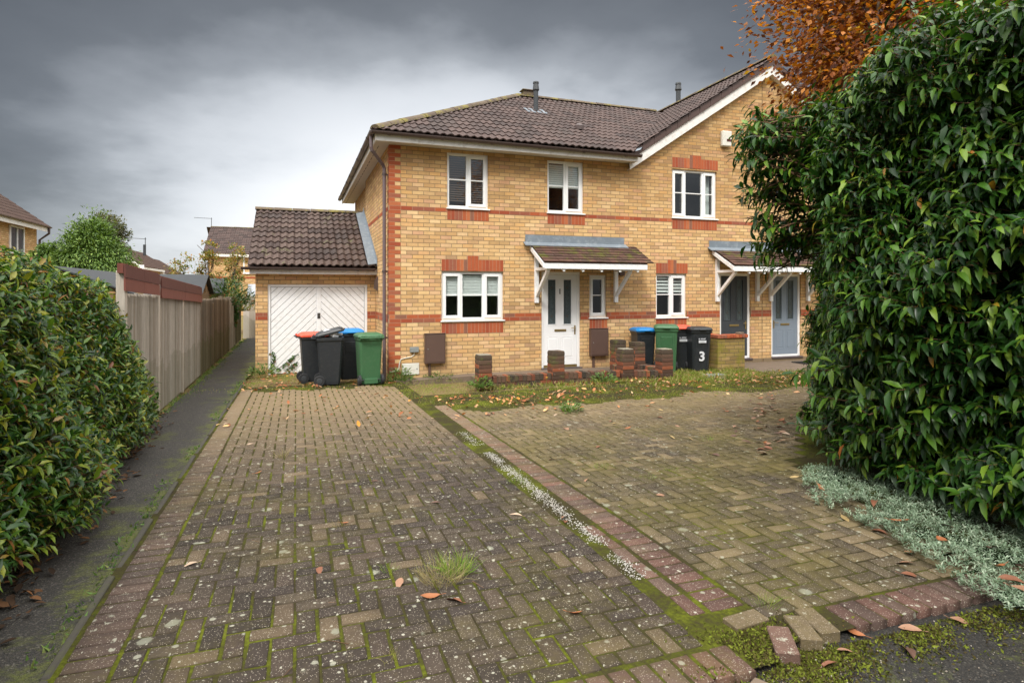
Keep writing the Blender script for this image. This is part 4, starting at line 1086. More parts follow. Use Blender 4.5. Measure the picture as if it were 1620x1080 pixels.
# ================================================================== WHEELED BINS
def bin_proto(body_m, lid_m, open_lid=False, label_text=None, stickers=False):
    root = empty('wheelie_bin', (0, 0, 0))
    # local: front faces -Y, wheels at +Y; height .95
    w0, w1, d0, d1, h = .17, .215, .17, .235, .86      # half widths bottom/top, half depths
    mb = MB()
    def ring(w, d, z, c=.03, oy=0):
        P = []
        for sx, sy in ((-1, -1), (1, -1), (1, 1), (-1, 1)):
            a = (sx * (w - c), sy * d + oy, z); b = (sx * w, sy * (d - c) + oy, z)
            P += [a, b] if sx * sy < 0 else [b, a]
        return P
    def loft(rings, cap0=True, cap1=True):
        b = len(mb.v); n = len(rings[0])
        for r in rings: mb.v += r
        for i in range(len(rings) - 1):
            for k in range(n):
                k2 = (k + 1) % n; mb.f.append((b + i * n + k, b + i * n + k2, b + (i + 1) * n + k2, b + (i + 1) * n + k)); mb.m.append(0)
        if cap0: mb.f.append(tuple(b + k for k in range(n - 1, -1, -1))); mb.m.append(0)
        if cap1: e = b + (len(rings) - 1) * n; mb.f.append(tuple(e + k for k in range(n))); mb.m.append(0)
    loft([ring(w0, d0, .02), ring(w0 + .004, d0 + .004, .06), ring(w1 - .012, d1 - .014, h - .08), ring(w1 - .008, d1 - .008, h - .06),
          ring(w1 + .004, d1 + .004, h - .055), ring(w1 + .006, d1 + .006, h), ring(w1 - .02, d1 - .02, h), ring(w1 - .03, d1 - .03, h - .10)], cap1=True)
    for x in (-.13, .13): mb.prism([(x - .012, -d0 - .002, .05), (x + .012, -d0 - .002, .05), (x + .012, -d1 + .006, h - .10), (x - .012, -d1 + .006, h - .10)], (0, -.006, 0))
    # rounded front relief
    mb.hexa([(-.10, -.205, .50), (.10, -.205, .50), (.10, -.18, .50), (-.10, -.18, .50), (-.10, -.232, .70), (.10, -.232, .70), (.10, -.20, .70), (-.10, -.20, .70)])
    # wheel housing at the back foot
    mb.box(-.12, .12, d0 - .01, d0 + .05, .03, .12)
    for x in (-.17, .17): mb.prism([(x * .9, d0 + .02, .05), (x * .9, d0 - .06, .05), (x * .9, d0 - .04, .26), (x * .9, d0 + .012, .30)], (.02 * (1 if x > 0 else -1), 0, 0))
    body = mb.build('body', body_m, root, bevel=.006)
    mb = MB(); mb.tube([(-.21, d1 + .075, h - .005), (.21, d1 + .075, h - .005)], .013, 8)
    for x in (-.20, -.07, .07, .20): mb.box(x - .012, x + .012, d1, d1 + .08, h - .018, h + .006)
    mb.build('handle', body_m, root)
    mb = MB(); mb.tube([(-.225, d0 + .01, .095), (.225, d0 + .01, .095)], .012, 8); mb.build('axle', M['black_pipe'], root)
    for s in (-1, 1):
        mb = MB(); x = s * .20
        mb.tube([(x - .024, d0 + .01, .095), (x - .019, d0 + .01, .095), (x + .019, d0 + .01, .095), (x + .024, d0 + .01, .095)], [.085, .095, .095, .085], 20)
        wh = mb.build('wheel', M['rubber'], root)
        mb = MB(); mb.tube([(x + s * .018, d0 + .01, .095), (x + s * .030, d0 + .01, .095)], [.055, .045], 12); mb.tube([(x + s * .026, d0 + .01, .095), (x + s * .034, d0 + .01, .095)], .018, 8); mb.build('hub', M['black_pipe'], wh)
    mb = MB()
    lz = h
    loft([ring(w1 + .018, d1 + .018, lz - .012, .04), ring(w1 + .022, d1 + .022, lz + .018, .04), ring(w1 + .005, d1 + .004, lz + .045, .05), ring(w1 - .04, d1 - .045, lz + .068, .05), ring(w1 - .06, d1 - .065, lz + .064, .05)])
    mb.box(-.07, .07, -d1 - .045, -d1 - .015, lz, lz + .022)
    for x in (-.15, .15): mb.tube([(x - .03, d1 + .045, lz + .02), (x + .03, d1 + .045, lz + .02)], .022, 8)
    lid = mb.build('lid', lid_m, root, bevel=.005)
    if open_lid:
        P = Vector((0, d1 + .045, lz + .02)); a = -R(open_lid)
        lid.data.transform(Matrix.Translation(P) @ Matrix.Rotation(a, 4, 'X') @ Matrix.Translation(-P))
    if stickers:
        fy_ = lambda z: -(d0 + (d1 - .014 - d0) * (z - .06) / (h - .14)) - .0245 if z > .5 else -(d0 + (d1 - .014 - d0) * (z - .06) / (h - .14)) - .003
        mb = MB(); mb.box(-.075, .085, -.236, -.228, .60, .65)
        for i in range(5): mb.box(-.035 + i * .022, -.021 + i * .022, -.236, -.228, .675, .682 + (i % 2) * .004)
        mb.prism([(-.075, -.228, .672), (-.05, -.228, .672), (-.0625, -.228, .695)], (0, -.006, 0))
        for i in range(4): mb.box(-.025 + i * .026, -.006 + i * .026, -.236, -.228, .688, .694)
        st = mb.build('sticker', M['sticker'], root)
        mb = MB(); [mb.box(-.065, .07 - .02 * (i % 2), -.2375, -.2362, .609 + i * .012, .613 + i * .012) for i in range(3)]; mb.build('print', M['grey_plastic'], st)
    if label_text:
        o = text_mesh(label_text, .27, .003, M['sticker'], None, (0, 0, 0), (R(90 + 3.5), 0, 0), bold=.008)
        o.location = (0, -.212, .23)
        o.parent = root
    return root
BG1, BG2 = 'bins standing in front of the garage', 'bins standing by the low wall'
def place_bin(root, x, y, rz, label, group, sc=1.0):
    root.location = (x, y, zg(y) + .0); root.rotation_euler = (0, 0, rz); root.scale = (sc, sc, sc); tag(root, label, 'wheelie bin', group); return root
green = bin_proto(M['bin_green'], M['bin_green'])
greenB = copy_tree(green); blackP = bin_proto(M['bin_black'], M['bin_black'], open_lid=14)
redP = bin_proto(M['bin_black'], M['lid_red']); redB = bin_proto(M['bin_black'], M['lid_red'], stickers=True)
blueP = bin_proto(M['bin_black'], M['lid_blue']); blueB = copy_tree(blueP)
threeP = bin_proto(M['bin_black'], M['bin_black'], stickers=True, label_text='3')
place_bin(green, 1.25, 11.28, R(186), 'green wheelie bin in front of the garage, next to the brown downpipe', BG1)
place_bin(blackP, .58, 11.45, R(88), 'black wheelie bin with its lid propped half open over full rubbish', BG1)
place_bin(redP, .30, 11.95, R(95), 'red lidded wheelie bin at the left end, behind the open black one', BG1)
place_bin(blueP, .98, 12.05, R(2), 'blue lidded wheelie bin in front of the garage door, behind the open black one', BG1, 1.05)
place_bin(blueB, 6.98, 11.25, R(-10), 'blue lidded wheelie bin under the two pane window, behind the brick piers', BG2, .98)
place_bin(greenB, 7.20, 10.72, R(-32), 'green wheelie bin among the brick piers', BG2, 1.06)
place_bin(redB, 7.78, 11.10, R(-14), 'red lidded black wheelie bin between the green bin and the numbered bin', BG2, 1.02)
place_bin(threeP, 7.98, 10.72, R(-14), 'black wheelie bin painted with a white number 3', BG2, 1.0)
mb = MB()
for i in range(5): mb.rbox((.60 + random.uniform(-.12, .12), 11.43 + random.uniform(-.1, .1), .885 + .02 * i), (.16, .14, .05), random.uniform(0, 3), rx=random.uniform(-.4, .4))
tag(mb.build('rubbish_bag', M['sticker'], bevel=.02), 'crumpled white rubbish showing under the open black lid', 'rubbish')

# ================================================================== LOW GARDEN WALL WITH PIERS
M['old_red'] = island_mat('old red brick with soot', [(0, (.065, .040, .028)), (.3, (.22, .068, .034)), (.5, (.30, .10, .045)), (.65, (.10, .055, .038)), (.85, (.15, .06, .036)), (1, (.05, .038, .028))], grain=60, grain_amt=.7, extra=tile_extra(.3, (.11, .105, .035)), bmp=.9)
def course_box(mb, mo, x0, x1, y0, y1, z0, n, bw=.205, rg=random.Random(4)):
    """courses of loose little bricks round a solid core"""
    for k in range(n):
        z = z0 + k * .073
        for (ax, a, b, fixed, out) in (('x', x0, x1, y0, -1), ('x', x0, x1, y1, 1), ('y', y0, y1, x0, -1), ('y', y0, y1, x1, 1)):
            L = b - a; m_ = max(1, round(L / bw)); st = L / m_; off = st / 2 if k % 2 and m_ > 1 else 0
            cuts = [a] + [a + off + i * st for i in range(0 if off else 1, m_ + (1 if off else 0)) if a + .03 < a + off + i * st < b - .03] + [b]
            for p, q in zip(cuts, cuts[1:]):
                j = rg.uniform(0, .006)
                if ax == 'x': mb.box(p + .004, q - .004, fixed - (j if out < 0 else .05), fixed + (.05 if out < 0 else j), z + .004, z + .069)
                else: mb.box(fixed - (j if out < 0 else .05), fixed + (.05 if out < 0 else j), p + .004, q - .004, z + .004, z + .069)
    mo.box(x0 + .006, x1 - .006, y0 + .006, y1 - .006, z0, z0 + n * .073 - .004)
M['sooty'] = island_mat('sooty old brick', [(0, (.045, .036, .028)), (.5, (.085, .060, .042)), (1, (.13, .075, .05))], grain=60, grain_amt=.8, extra=tile_extra(.4, (.10, .095, .035)), bmp=.9)
GW = empty('garden_wall', (4.9, 10.2, 0), 'low crumbling red brick wall with stub piers before the white door', 'garden wall')
mo = MB()
piers = [(3.10, 10.18, 8, -.02), (4.52, 10.26, 8, 0), (5.88, 10.10, 8, 0), (6.62, 9.92, 8, -.01), (6.22, 10.98, 9, .03), (6.56, 10.80, 8, .06)]
for (x, y, n, dz) in piers:
    pb = MB(); course_box(pb, mo, x - .122, x + .122, y - .122, y + .122, dz, n, .115 * 2)
    for i in range(2): pb.rbox((x - .06 + i * .12, y, n * .073 + dz + .004), (.112, .235, .02), random.uniform(-.05, .05))
    for q in range(0, len(pb.m)):
        if max(pb.v[i][2] for i in pb.f[q]) > (n - random.choice((1.2, 2.2, 3.2))) * .073 + dz: pb.m[q] = 1
    pb.m = [pb.m[q // 6 * 6 + 2] for q in range(len(pb.m))]
    pb.build('pier', [M['old_red'], M['sooty']], GW, bevel=.006)
    if x < 3.5 or 5.7 < x < 6.7 and y < 10.5:
        cb = MB(); cb.rbox((x, y, n * .073 + dz + .018), (.22, .22, .018), .05); cb.build('cap_mortar', simple('lichen mortar', (.24, .22, .17), .95, .35, 12, dirt=(.10, .08, .05), bmp=.8), GW, bevel=.008)
def low(x0, y0, x1, y1, h=.20):
    wb = MB(); L = math.hypot(x1 - x0, y1 - y0); n = int(L / .078); a = math.atan2(y1 - y0, x1 - x0)
    for i in range(n):
        t = (i + .5) / n
        wb.rbox((x0 + (x1 - x0) * t, y0 + (y1 - y0) * t, h - .055 + random.uniform(-.004, .004)), (.068, .215 + random.uniform(-.01, .01), .11), a + random.uniform(-.03, .03))
    m2 = max(1, int(L / .215))
    for k in range(2):
        for i in range(m2):
            t = (i + .5) / m2
            wb.rbox((x0 + (x1 - x0) * t, y0 + (y1 - y0) * t, h - .15 - k * .075), (L / m2 - .01, .20, .066), a)
    mo.rbox(((x0 + x1) / 2, (y0 + y1) / 2, h / 2 - .06), (L, .185, h + .06), a)
    wb.m = [1 if (q // 6) * 7 % 3 else 0 for q in range(len(wb.m))]
    wb.build('wall_section', [M['old_red'], M['sooty']], GW, bevel=.005)
low(3.24, 10.19, 4.38, 10.25); low(4.66, 10.25, 5.74, 10.12); low(6.02, 10.08, 6.48, 9.95, .19); low(6.62, 10.06, 6.58, 10.66, .22); low(6.12, 10.86, 5.95, 10.24, .22)
mo.build('mortar_core', M['mortar_dark'], GW)
# yellow bin screen wall with red coping
SW = empty('screen_wall', (8.7, 10.9, 0), 'mossy yellow brick screen wall with red brick coping beside the numbered bin', 'brick wall')
M['brick_mossy'] = brick_wall('mossy yellow brick', 'x', tones=[(0, (.22, .15, .06)), (.4, (.34, .23, .09)), (.7, (.27, .20, .06)), (1, (.38, .26, .11))], mortar=(.15, .12, .07), stain=False)
gg = G(M['brick_mossy'].node_tree); b_in = gg.n['Principled BSDF'].inputs['Base Color']; src = b_in.links[0].from_socket
posn = gg.n.new('ShaderNodeNewGeometry').outputs[0]
mk = gg.ramp(gg.noise(posn, 4.0, 5, .7), [(.50, 0.0), (.62, 1.0)])
gg.set(b_in, gg.mix(gg.math('MULTIPLY', mk, .75), src, (.22, .20, .03)))
wb = MB(); wb.box(8.36, 9.06, 10.56, 11.69, -.08, .70); wb.build('brickwork', M['brick_mossy'], SW)
wb = MB()
x = 8.345
while x < 9.06: wb.box(x + .003, x + .075, 10.53, 10.75, .701, .77); x += .0785
y = 10.755
while y < 11.6: wb.box(8.33, 8.55, y + .003, y + .075, .701, .77); y += .0785
wb.build('coping', M['red_brick'], SW, bevel=.004)
wb = MB(); wb.rbox((8.98, 10.62, .79), (.16, .12, .05), .3); tag(wb.build('stray_brick', M['slab'], bevel=.01), 'small pale stone left on the screen wall coping', 'stone')
# door mat by the grey door and inspection cover in the grass
mb = MB(); mb.box(11.1, 11.95, 10.95, 11.35, .0, .016)
for i in range(16): mb.box(11.12 + i * .052, 11.14 + i * .052, 10.96, 11.34, .016, .022)
tag(mb.build('door_mat', M['rubber']), 'dark rubber mat on the slab before the blue grey door', 'door mat')
mb = MB(); mb.box(7.55, 8.0, 9.75, 10.05, .0, zg(9.9) + .012); mb.box(7.60, 7.95, 9.80, 10.0, zg(9.9) + .012, zg(9.9) + .018)
tag(mb.build('inspection_cover', M['grey_plastic'], bevel=.004), 'small grey inspection cover sunk in the grass', 'inspection cover')

# ================================================================== FENCES AND SHEDS
FX = -1.86
def ftop(y): return 1.64 - (y - 9.6) * .018
FE = empty('fence', (FX, 14, 0), 'long feather edge board fence along the asphalt path', 'fence')
posts = [8.0, 9.80, 11.75, 13.85, 15.75, 17.6, 19.45, 21.3, 23.4]
for k, (a, b) in enumerate(zip(posts, posts[1:])):
    pb = MB(); y = a + .05; old = k < 3
    st = .082
    pb.box(FX - .030, FX - .012, a + .05, b - .02, 0, ftop(b) - .03, 1)  # added dark sheet behind the boards, standing in for shade in the gaps
    while y < b - .04:
        e = min(y + st, b - .02) - .022; j = random.uniform(-.012, .012); lean = random.uniform(-.004, .004)
        zt = ftop(y) + j - (0 if k != 3 else .03)
        pb.hexa([(FX - .004, y, -.02), (FX + .026, y, -.02), (FX + .004, e + .012, -.02), (FX - .006, e + .012, -.02),
                 (FX - .004 + lean, y, zt), (FX + .026 + lean, y, zt), (FX + .004 + lean, e + .012, zt), (FX - .006 + lean, e + .012, zt)])
        y += st
    for zz in (.35, .95, 1.45): pb.box(FX - .06, FX - .008, a, b, zz, zz + .06)
    pb.build('fence_panel', [M['fence' if old or k == 6 else 'fence_brown'], M['groove']], FE)
for k, y in enumerate(posts):
    pb = MB(); w = .05 if k != 4 else .07; pb.box(FX - .055, FX + .036, y - w, y + w, -.05, ftop(y) + (.26 if k < 2 else .20 if k < 3 else .06 if k != 4 else -.1))
    pb.build('post', M['fence' if k < 3 else 'fence_brown'], FE, bevel=.005)
pb = MB(); pb.box(FX - .03, FX - .004, 8.0, 23.3, -.06, .10); pb.build('gravel_board', M['fence_brown'], FE)
for (a, b, z0, z1) in ((7.9, 9.74, 1.70, 2.0), (9.86, 13.83, 1.60, 1.905)):
    tb = MB(); n = 2
    for i in range(n):
        for (c, d) in ((a, (a + b) / 2 - .004), ((a + b) / 2 + .004, b)):
            h0 = z0 + (z1 - z0) * i / n; h1 = z0 + (z1 - z0) * (i + .97) / n
            sl = -.034
            tb.hexa([(FX + .034, c, h0 + sl * (c - a)), (FX + .056, c, h0 + sl * (c - a)), (FX + .056, d, h0 + sl * (d - a)), (FX + .034, d, h0 + sl * (d - a)),
                     (FX + .034, c, h1 + sl * (c - a)), (FX + .050, c, h1 + sl * (c - a)), (FX + .050, d, h1 + sl * (d - a)), (FX + .034, d, h1 + sl * (d - a))])
    y = a
    while y < b: tb.box(FX - .03, FX + .03, y, y + .05, z1 - .10 - .034 * (y - a), z1 + .012 - .034 * (y - a)); y += .105
    tb.build('red_topping', M['fence_red'], FE)
# fence closing the far end of the path
FF = empty('fence', (-.9, 24.1, 0), 'short fence closing the far end of the path', 'fence')
for k, (a, b) in enumerate(((-1.80, -1.30), (-1.22, .3))):
    pb = MB(); x = a
    while x < b: pb.hexa([(x, 24.0, -.02), (x + .11, 24.01, -.02), (x + .11, 24.02, -.02), (x, 24.02, -.02), (x, 24.0, 1.5), (x + .11, 24.01, 1.5), (x + .11, 24.02, 1.5), (x, 24.02, 1.5)]); x += .1
    pb.build('fence_panel', M['fence' if k == 0 else 'fence_brown'], FF)
pb = MB(); pb.box(-1.31, -1.21, 23.97, 24.06, -.05, 1.56); pb.build('post', M['fence_brown'], FF)
tag(FE, group=None)

def shed(x0, x1, y0, y1, ze, zr, axis, label, wood_m='shed_wood', roof_m='felt', oh=.12):
    s = empty('shed', ((x0 + x1) / 2, (y0 + y1) / 2, 0), label, 'shed', 'garden sheds behind the fence')
    wb = MB()
    if axis == 'y':
        xm = (x0 + x1) / 2
        for y in (y0, y1): wb.poly([(x0, y, 0), (x1, y, 0), (x1, y, ze), (xm, y, zr), (x0, y, ze)])
        for x in (x0, x1): wb.poly([(x, y0, 0), (x, y1, 0), (x, y1, ze), (x, y0, ze)])
        for i in range(int(zr / .13)):
            z = i * .13
            if z < ze: wb.box(x0 - .012, x1 + .012, y0 - .014, y0 - .001, z, z + .118)
    else:
        ym = (y0 + y1) / 2
        for x in (x0, x1): wb.poly([(x, y0, 0), (x, y1, 0), (x, y1, ze), (x, ym, zr), (x, y0, ze)])
        for y in (y0, y1): wb.poly([(x0, y, 0), (x1, y, 0), (x1, y, ze), (x0, y, ze)])
        i = 0
        while i * .13 < zr - .08:
            z = i * .13; zt = min(z + .118, zr - .02); f = max(0, (zt - ze) / (zr - ze)); hy = (y1 - y0) / 2 * (1 - f)
            wb.box(x1 + .001, x1 + .016, ym - hy, ym + hy, z, zt); i += 1
        wb.box(x1 + .017, x1 + .05, ym - .03, ym + .03, ze, zr - .02)
    wb.build('wall', M[wood_m], s, recalc=False)
    rb = MB(); th = .035
    if axis == 'y':
        xm = (x0 + x1) / 2; sl = (zr - ze) / (xm - x0)
        rb.prism([(x0 - oh, y0 - oh, ze - sl * oh), (xm, y0 - oh, zr), (x1 + oh, y0 - oh, ze - sl * oh), (x1 + oh, y0 - oh, ze - sl * oh + th), (xm, y0 - oh, zr + th), (x0 - oh, y0 - oh, ze - sl * oh + th)], (0, y1 - y0 + 2 * oh, 0))
    else:
        ym = (y0 + y1) / 2; sl = (zr - ze) / (ym - y0)
        rb.prism([(x0 - oh, y0 - oh, ze - sl * oh), (x0 - oh, ym, zr), (x0 - oh, y1 + oh, ze - sl * oh), (x0 - oh, y1 + oh, ze - sl * oh + th), (x0 - oh, ym, zr + th), (x0 - oh, y0 - oh, ze - sl * oh + th)], (x1 - x0 + 2 * oh, 0, 0))
    rb.build('roof', M[roof_m], s, bevel=.008)
    return s
shed(-4.4, -2.2, 10.6, 13.4, 1.60, 2.03, 'y', 'shed with dark felt roof rising above the red fence boards')
shed(-5.0, -2.30, 16.9, 18.9, 1.66, 2.10, 'x', 'shed with gabled end just past the red fence boards')
shed(-4.6, -2.25, 20.6, 22.0, 1.68, 2.06, 'x', 'smaller brown shed beyond the gabled one')
shed(-1.75, .2, 26.5, 28.5, 1.45, 1.95, 'x', 'pale grey roofed shed behind the fence at the path end', roof_m='grey_light') if M.setdefault('grey_light', simple('pale roof sheet', (.42, .45, .50), .6, .1)) else None

# ================================================================== BACKGROUND HOUSES
def far_house(name, label, x0, x1, y0, y1, ze, zr, axis, oh=.3, wins=(), hip=False, roof_m='tile_far', extras=None, zb=-.2):
    h = empty('house', ((x0 + x1) / 2, (y0 + y1) / 2, 0), label, 'house')
    wb = MB()
    if axis == 'x':
        ym = (y0 + y1) / 2
        wb.poly([(x0, y0, zb), (x1, y0, zb), (x1, y0, ze), (x0, y0, ze)]); wb.build('wall', M['brick_far'], h, recalc=False); wb = MB(); wb.poly([(x0, y1, zb), (x1, y1, zb), (x1, y1, ze), (x0, y1, ze)])
        wb.build('rear_wall', M['brick_far'], h, recalc=False); wb = MB()
        for x in (x0, x1): wb.poly([(x, y0, zb), (x, y1, zb), (x, y1, ze), (x, ym, zr), (x, y0, ze)] if not hip else [(x, y0, zb), (x, y1, zb), (x, y1, ze), (x, y0, ze)])
        wb.build('gable_wall', M['brick_far_y'], h, recalc=False)
    else:
        xm = (x0 + x1) / 2
        for y in (y0, y1): wb.poly([(x0, y, zb), (x1, y, zb), (x1, y, ze), (xm, y, zr), (x0, y, ze)] if not hip else [(x0, y, zb), (x1, y, zb), (x1, y, ze), (x0, y, ze)])
        wb.build('gable_wall', M['brick_far'], h, recalc=False); wb = MB()
        for x in (x0, x1): wb.poly([(x, y0, zb), (x, y1, zb), (x, y1, ze), (x, y0, ze)])
        wb.build('wall', M['brick_far_y'], h, recalc=False)
    rb = MB(); fb = MB()
    if axis == 'x':
        ym = (y0 + y1) / 2; sl = (zr - ze) / (ym - y0); L = math.hypot(ym - y0 + oh, (ym - y0 + oh) * sl)
        tiles(rb, (x0 - oh, y0 - oh, ze - oh * sl + .05), (1, 0, 0), (0, 1, sl), x1 - x0 + 2 * oh, L, .30, .32, .035, 2, 8, clip=None)
        tiles(rb, (x1 + oh, y1 + oh, ze - oh * sl + .05), (-1, 0, 0), (0, -1, sl), x1 - x0 + 2 * oh, L, .6, .32, .035, 2, 4)
        fb.box(x0 - oh, x1 + oh, y0 - oh - .02, y0 - oh, ze - oh * sl - .16, ze - oh * sl + .03)
        r_ = rb.build('roof', M[roof_m], h, recalc=False)
        cb = MB(); ridge_caps(cb, (x0 - oh, ym, zr + .1), (x1 + oh, ym, zr + .1), .13); cb.build('ridge_tiles', M['ridge'], r_)
    else:
        xm = (x0 + x1) / 2; sl = (zr - ze) / (x1 - xm); W = xm - x0 + oh; L = math.hypot(W, W * sl); c1 = c2 = c3 = None
        if hip:
            c1 = [((x1 + oh, y0 - oh, 0), (1, -1, 0))]; c2 = [((x0 - oh, y0 - oh, 0), (-1, -1, 0))]; c3 = [((x1 + oh, y0 - oh, 0), (1, 1, 0)), ((x0 - oh, y0 - oh, 0), (-1, 1, 0))]
            c1 = [((x1 + oh, y0 - oh, 0), (-1, -1, 0))]; c2 = [((x0 - oh, y0 - oh, 0), (1, -1, 0))]; 
        for (o_, s_, u_, c_) in (((x1 + oh, y0 - oh, ze - oh * sl + .05), (0, 1, 0), (-1, 0, sl), c1), ((x0 - oh, y1 + oh, ze - oh * sl + .05), (0, -1, 0), (1, 0, sl), c2)):
            t_ = MB(); tiles(t_, o_, s_, u_, y1 - y0 + 2 * oh, L, .30, .32, .035, 2, 8, clip=c_)
            if o_[0] > xm: r_ = t_.build('roof', M[roof_m], h, recalc=False, clip=c_)
            else: t_.build('back_slope', M[roof_m], r_, recalc=False, clip=c_)
        if hip:
            t_ = MB(); cc = [((x1 + oh, y0 - oh, 0), (1, 1, 0)), ((x0 - oh, y0 - oh, 0), (-1, 1, 0))]
            tiles(t_, (x0 - oh, y0 - oh, ze - oh * sl + .05), (1, 0, 0), (0, 1, sl), 2 * W, L, .30, .32, .035, 2, 8, clip=cc)
            t_.build('hip_slope', M[roof_m], r_, recalc=False, clip=cc)
        for x in (x0 - oh, x1 + oh): fb.box(x - .01, x + .01, y0 - oh, y1 + oh, ze - oh * sl - .16, ze - oh * sl + .03)
        if hip: fb.box(x0 - oh, x1 + oh, y0 - oh - .01, y0 - oh + .01, ze - oh * sl - .16, ze - oh * sl + .03)
        else:
            for s_ in (1, -1):
                e = (x1 + oh) if s_ > 0 else (x0 - oh)
                fb.prism([(e, y0 - oh, ze - oh * sl + .03), (xm, y0 - oh, zr + .03), (xm, y0 - oh, zr - .17), (e, y0 - oh, ze - oh * sl - .17)], (0, .02, 0))
    fb.build('fascia', M['fascia'], h)
    for w_ in wins: window(h, *w_, [(.5, 1), (.5, 1)], Y=y0 - .06, far=True, label='white framed upstairs window')
    return h, r_
hA, rA = far_house('house', 'brown roofed brick house beyond the left hedge', -16.7, -10.72, 17, 32.1, 4.72, 6.95, 'y', oh=.33)
def side_window(parent, X, y0, y1, z0, z1):
    wb = MB(); t = .07
    wb.box(X, X + .05, y0, y1, z0, z0 + t); wb.box(X, X + .05, y0, y1, z1 - t, z1)
    for y in (y0, (y0 + y1) / 2 - t / 2, y1 - t): wb.box(X + .001, X + .052, y, y + t, z0 + t, z1 - t)
    w = wb.build('window', M['white'], parent); gb = MB(); gb.poly([(X + .02, y0, z0), (X + .02, y1, z0), (X + .02, y1, z1), (X + .02, y0, z1)]); gb.build('pane', simple('dark far glass', (.05, .06, .07), .1, .1, bmp=0), w, recalc=False)
side_window(hA, -10.72, 29.35, 30.7, 3.2, 4.33); side_window(hA, -10.72, 24.3, 25.6, 3.2, 4.33)
b_ = MB(); gutter(b_, (-10.33, 17, 4.56), (-10.33, 32.5, 4.54)); b_.tube([(-10.33, 32.3, 4.5), (-10.33, 32.3, 4.25), (-10.68, 32.3, 3.95), (-10.68, 32.3, 0)], .05, 8); b_.build('gutter', M['gutter'], hA)
hB, rB = far_house('house', 'brick house with brown roof and aerial beyond the garage', -5.9, 3.4, 48, 56, 4.45, 6.55, 'x', oh=.3, wins=[(-3.60, -1.95, 2.95, 4.20), (.2, 1.7, 2.95, 4.20)], roof_m='tile')
b_ = MB(); b_.tube([(-6.15, 52, 6.5), (-6.15, 52, 7.35)], .022, 6); b_.tube([(-7.35, 52, 7.32), (-6.1, 52, 7.28)], .016, 5)
for i in range(8): b_.tube([(-7.3 + i * .14, 51.85, 7.31), (-7.3 + i * .14, 52.15, 7.31)], .010, 4)
b_.build('aerial', M['black_pipe'], hB)
b_ = MB(); b_.box(-5.9, 3.4, 47.985, 48.02, 2.6, 2.72); b_.build('string_course', M['red_brick'], hB)
for i, (lab, dz) in enumerate((('nearest stepped brown roofed terrace house with white fascia', 0), ('middle stepped brown roofed terrace house', -.35), ('farthest stepped brown roofed terrace house with aerial', -.75))):
    y0 = 58 + i * 8.2
    hh, rr = far_house('house', lab, -18.8, -12.2, y0, y0 + 8, 3.85 + dz, 6.05 + dz, 'y', oh=.3)
    b_ = MB(); b_.box(-12.3, -11.86, y0 - .36, y0 - .32, 3.1 + dz, 3.85 + dz); b_.build('fascia_end', M['white'], hh)
    if i == 2: b_ = MB(); b_.tube([(-15.2, y0, 5.2), (-15.2, y0, 7.4)], .04, 5); b_.tube([(-16.4, y0, 7.3), (-15.1, y0, 7.25)], .03, 5); b_.build('aerial', M['black_pipe'], hh)
    if i == 1: b_ = MB(); b_.tube([(-14.2, y0 + 3, 5.2), (-14.2, y0 + 3, 6.3)], .13, 8); b_.build('flue', M['black_pipe'], hh)

# ================================================================== PLANTS
def zgv(y): return np.clip((11.7 - y) / 8.5, 0, 1) * .20
def snoise(x, y, sc, seed=0.0):
    return np.array([noise.noise(Vector((a * sc, b * sc, seed))) for a, b in zip(x, y)])
def rdir(n): return norm(rng.normal(size=(n, 3)))
LEAF = leaf_tpl(.34, .25, .06); LEAFB = leaf_tpl(.33, .38, .06); SM = leaf_small(.5, .12); BLADE = leaf_small(.055, .35); OVAL = leaf_small(.62, .05)

def shoots(P, N, n_leaf, length, leaf_len, tpl, up=.35, droop=.35, spread=.8, side=None):
    """leafy shoots: from each start point P a stem along the outward direction, leaves alternate along it"""
    n = len(P)
    D = norm(N + np.array([0, 0, 1.0]) * up + rdir(n) * .45)
    L = length * rng.uniform(.6, 1.3, n)
    t = np.linspace(.15, 1, n_leaf)[None, :] + rng.uniform(-.05, .05, (n, n_leaf))
    base = P[:, None, :] + D[:, None, :] * (L[:, None] * t)[..., None]
    base[..., 2] -= (t ** 2 * L[:, None]) * .18
    ax = norm(np.cross(D, rdir(n))); bx = np.cross(D, ax)
    ph = (np.arange(n_leaf) * 2.4)[None, :] + rng.uniform(0, 6.28, n)[:, None]
    rad = ax[:, None, :] * np.cos(ph)[..., None] + bx[:, None, :] * np.sin(ph)[..., None]
    LD = D[:, None, :] * (1 - spread * .4) + rad * spread - np.array([0, 0, 1.0]) * droop * rng.uniform(.3, 1.4, (n, n_leaf))[..., None]
    U = np.array([0, 0, 1.0]) + rdir(n * n_leaf).reshape(n, n_leaf, 3) * .35 + N[:, None, :] * .6
    S = leaf_len * rng.uniform(.45, 1.25, (n, n_leaf)) * (1 - .25 * (t - .6) ** 2)
    V, F = leaves(base.reshape(-1, 3), LD.reshape(-1, 3), U.reshape(-1, 3), S.ravel(), tpl)
    SV, SF = tubes_np(P, P + D * L[:, None] - np.stack([0 * L, 0 * L, .18 * L], 1), .004, .0015, 3)
    return V, F, SV, SF

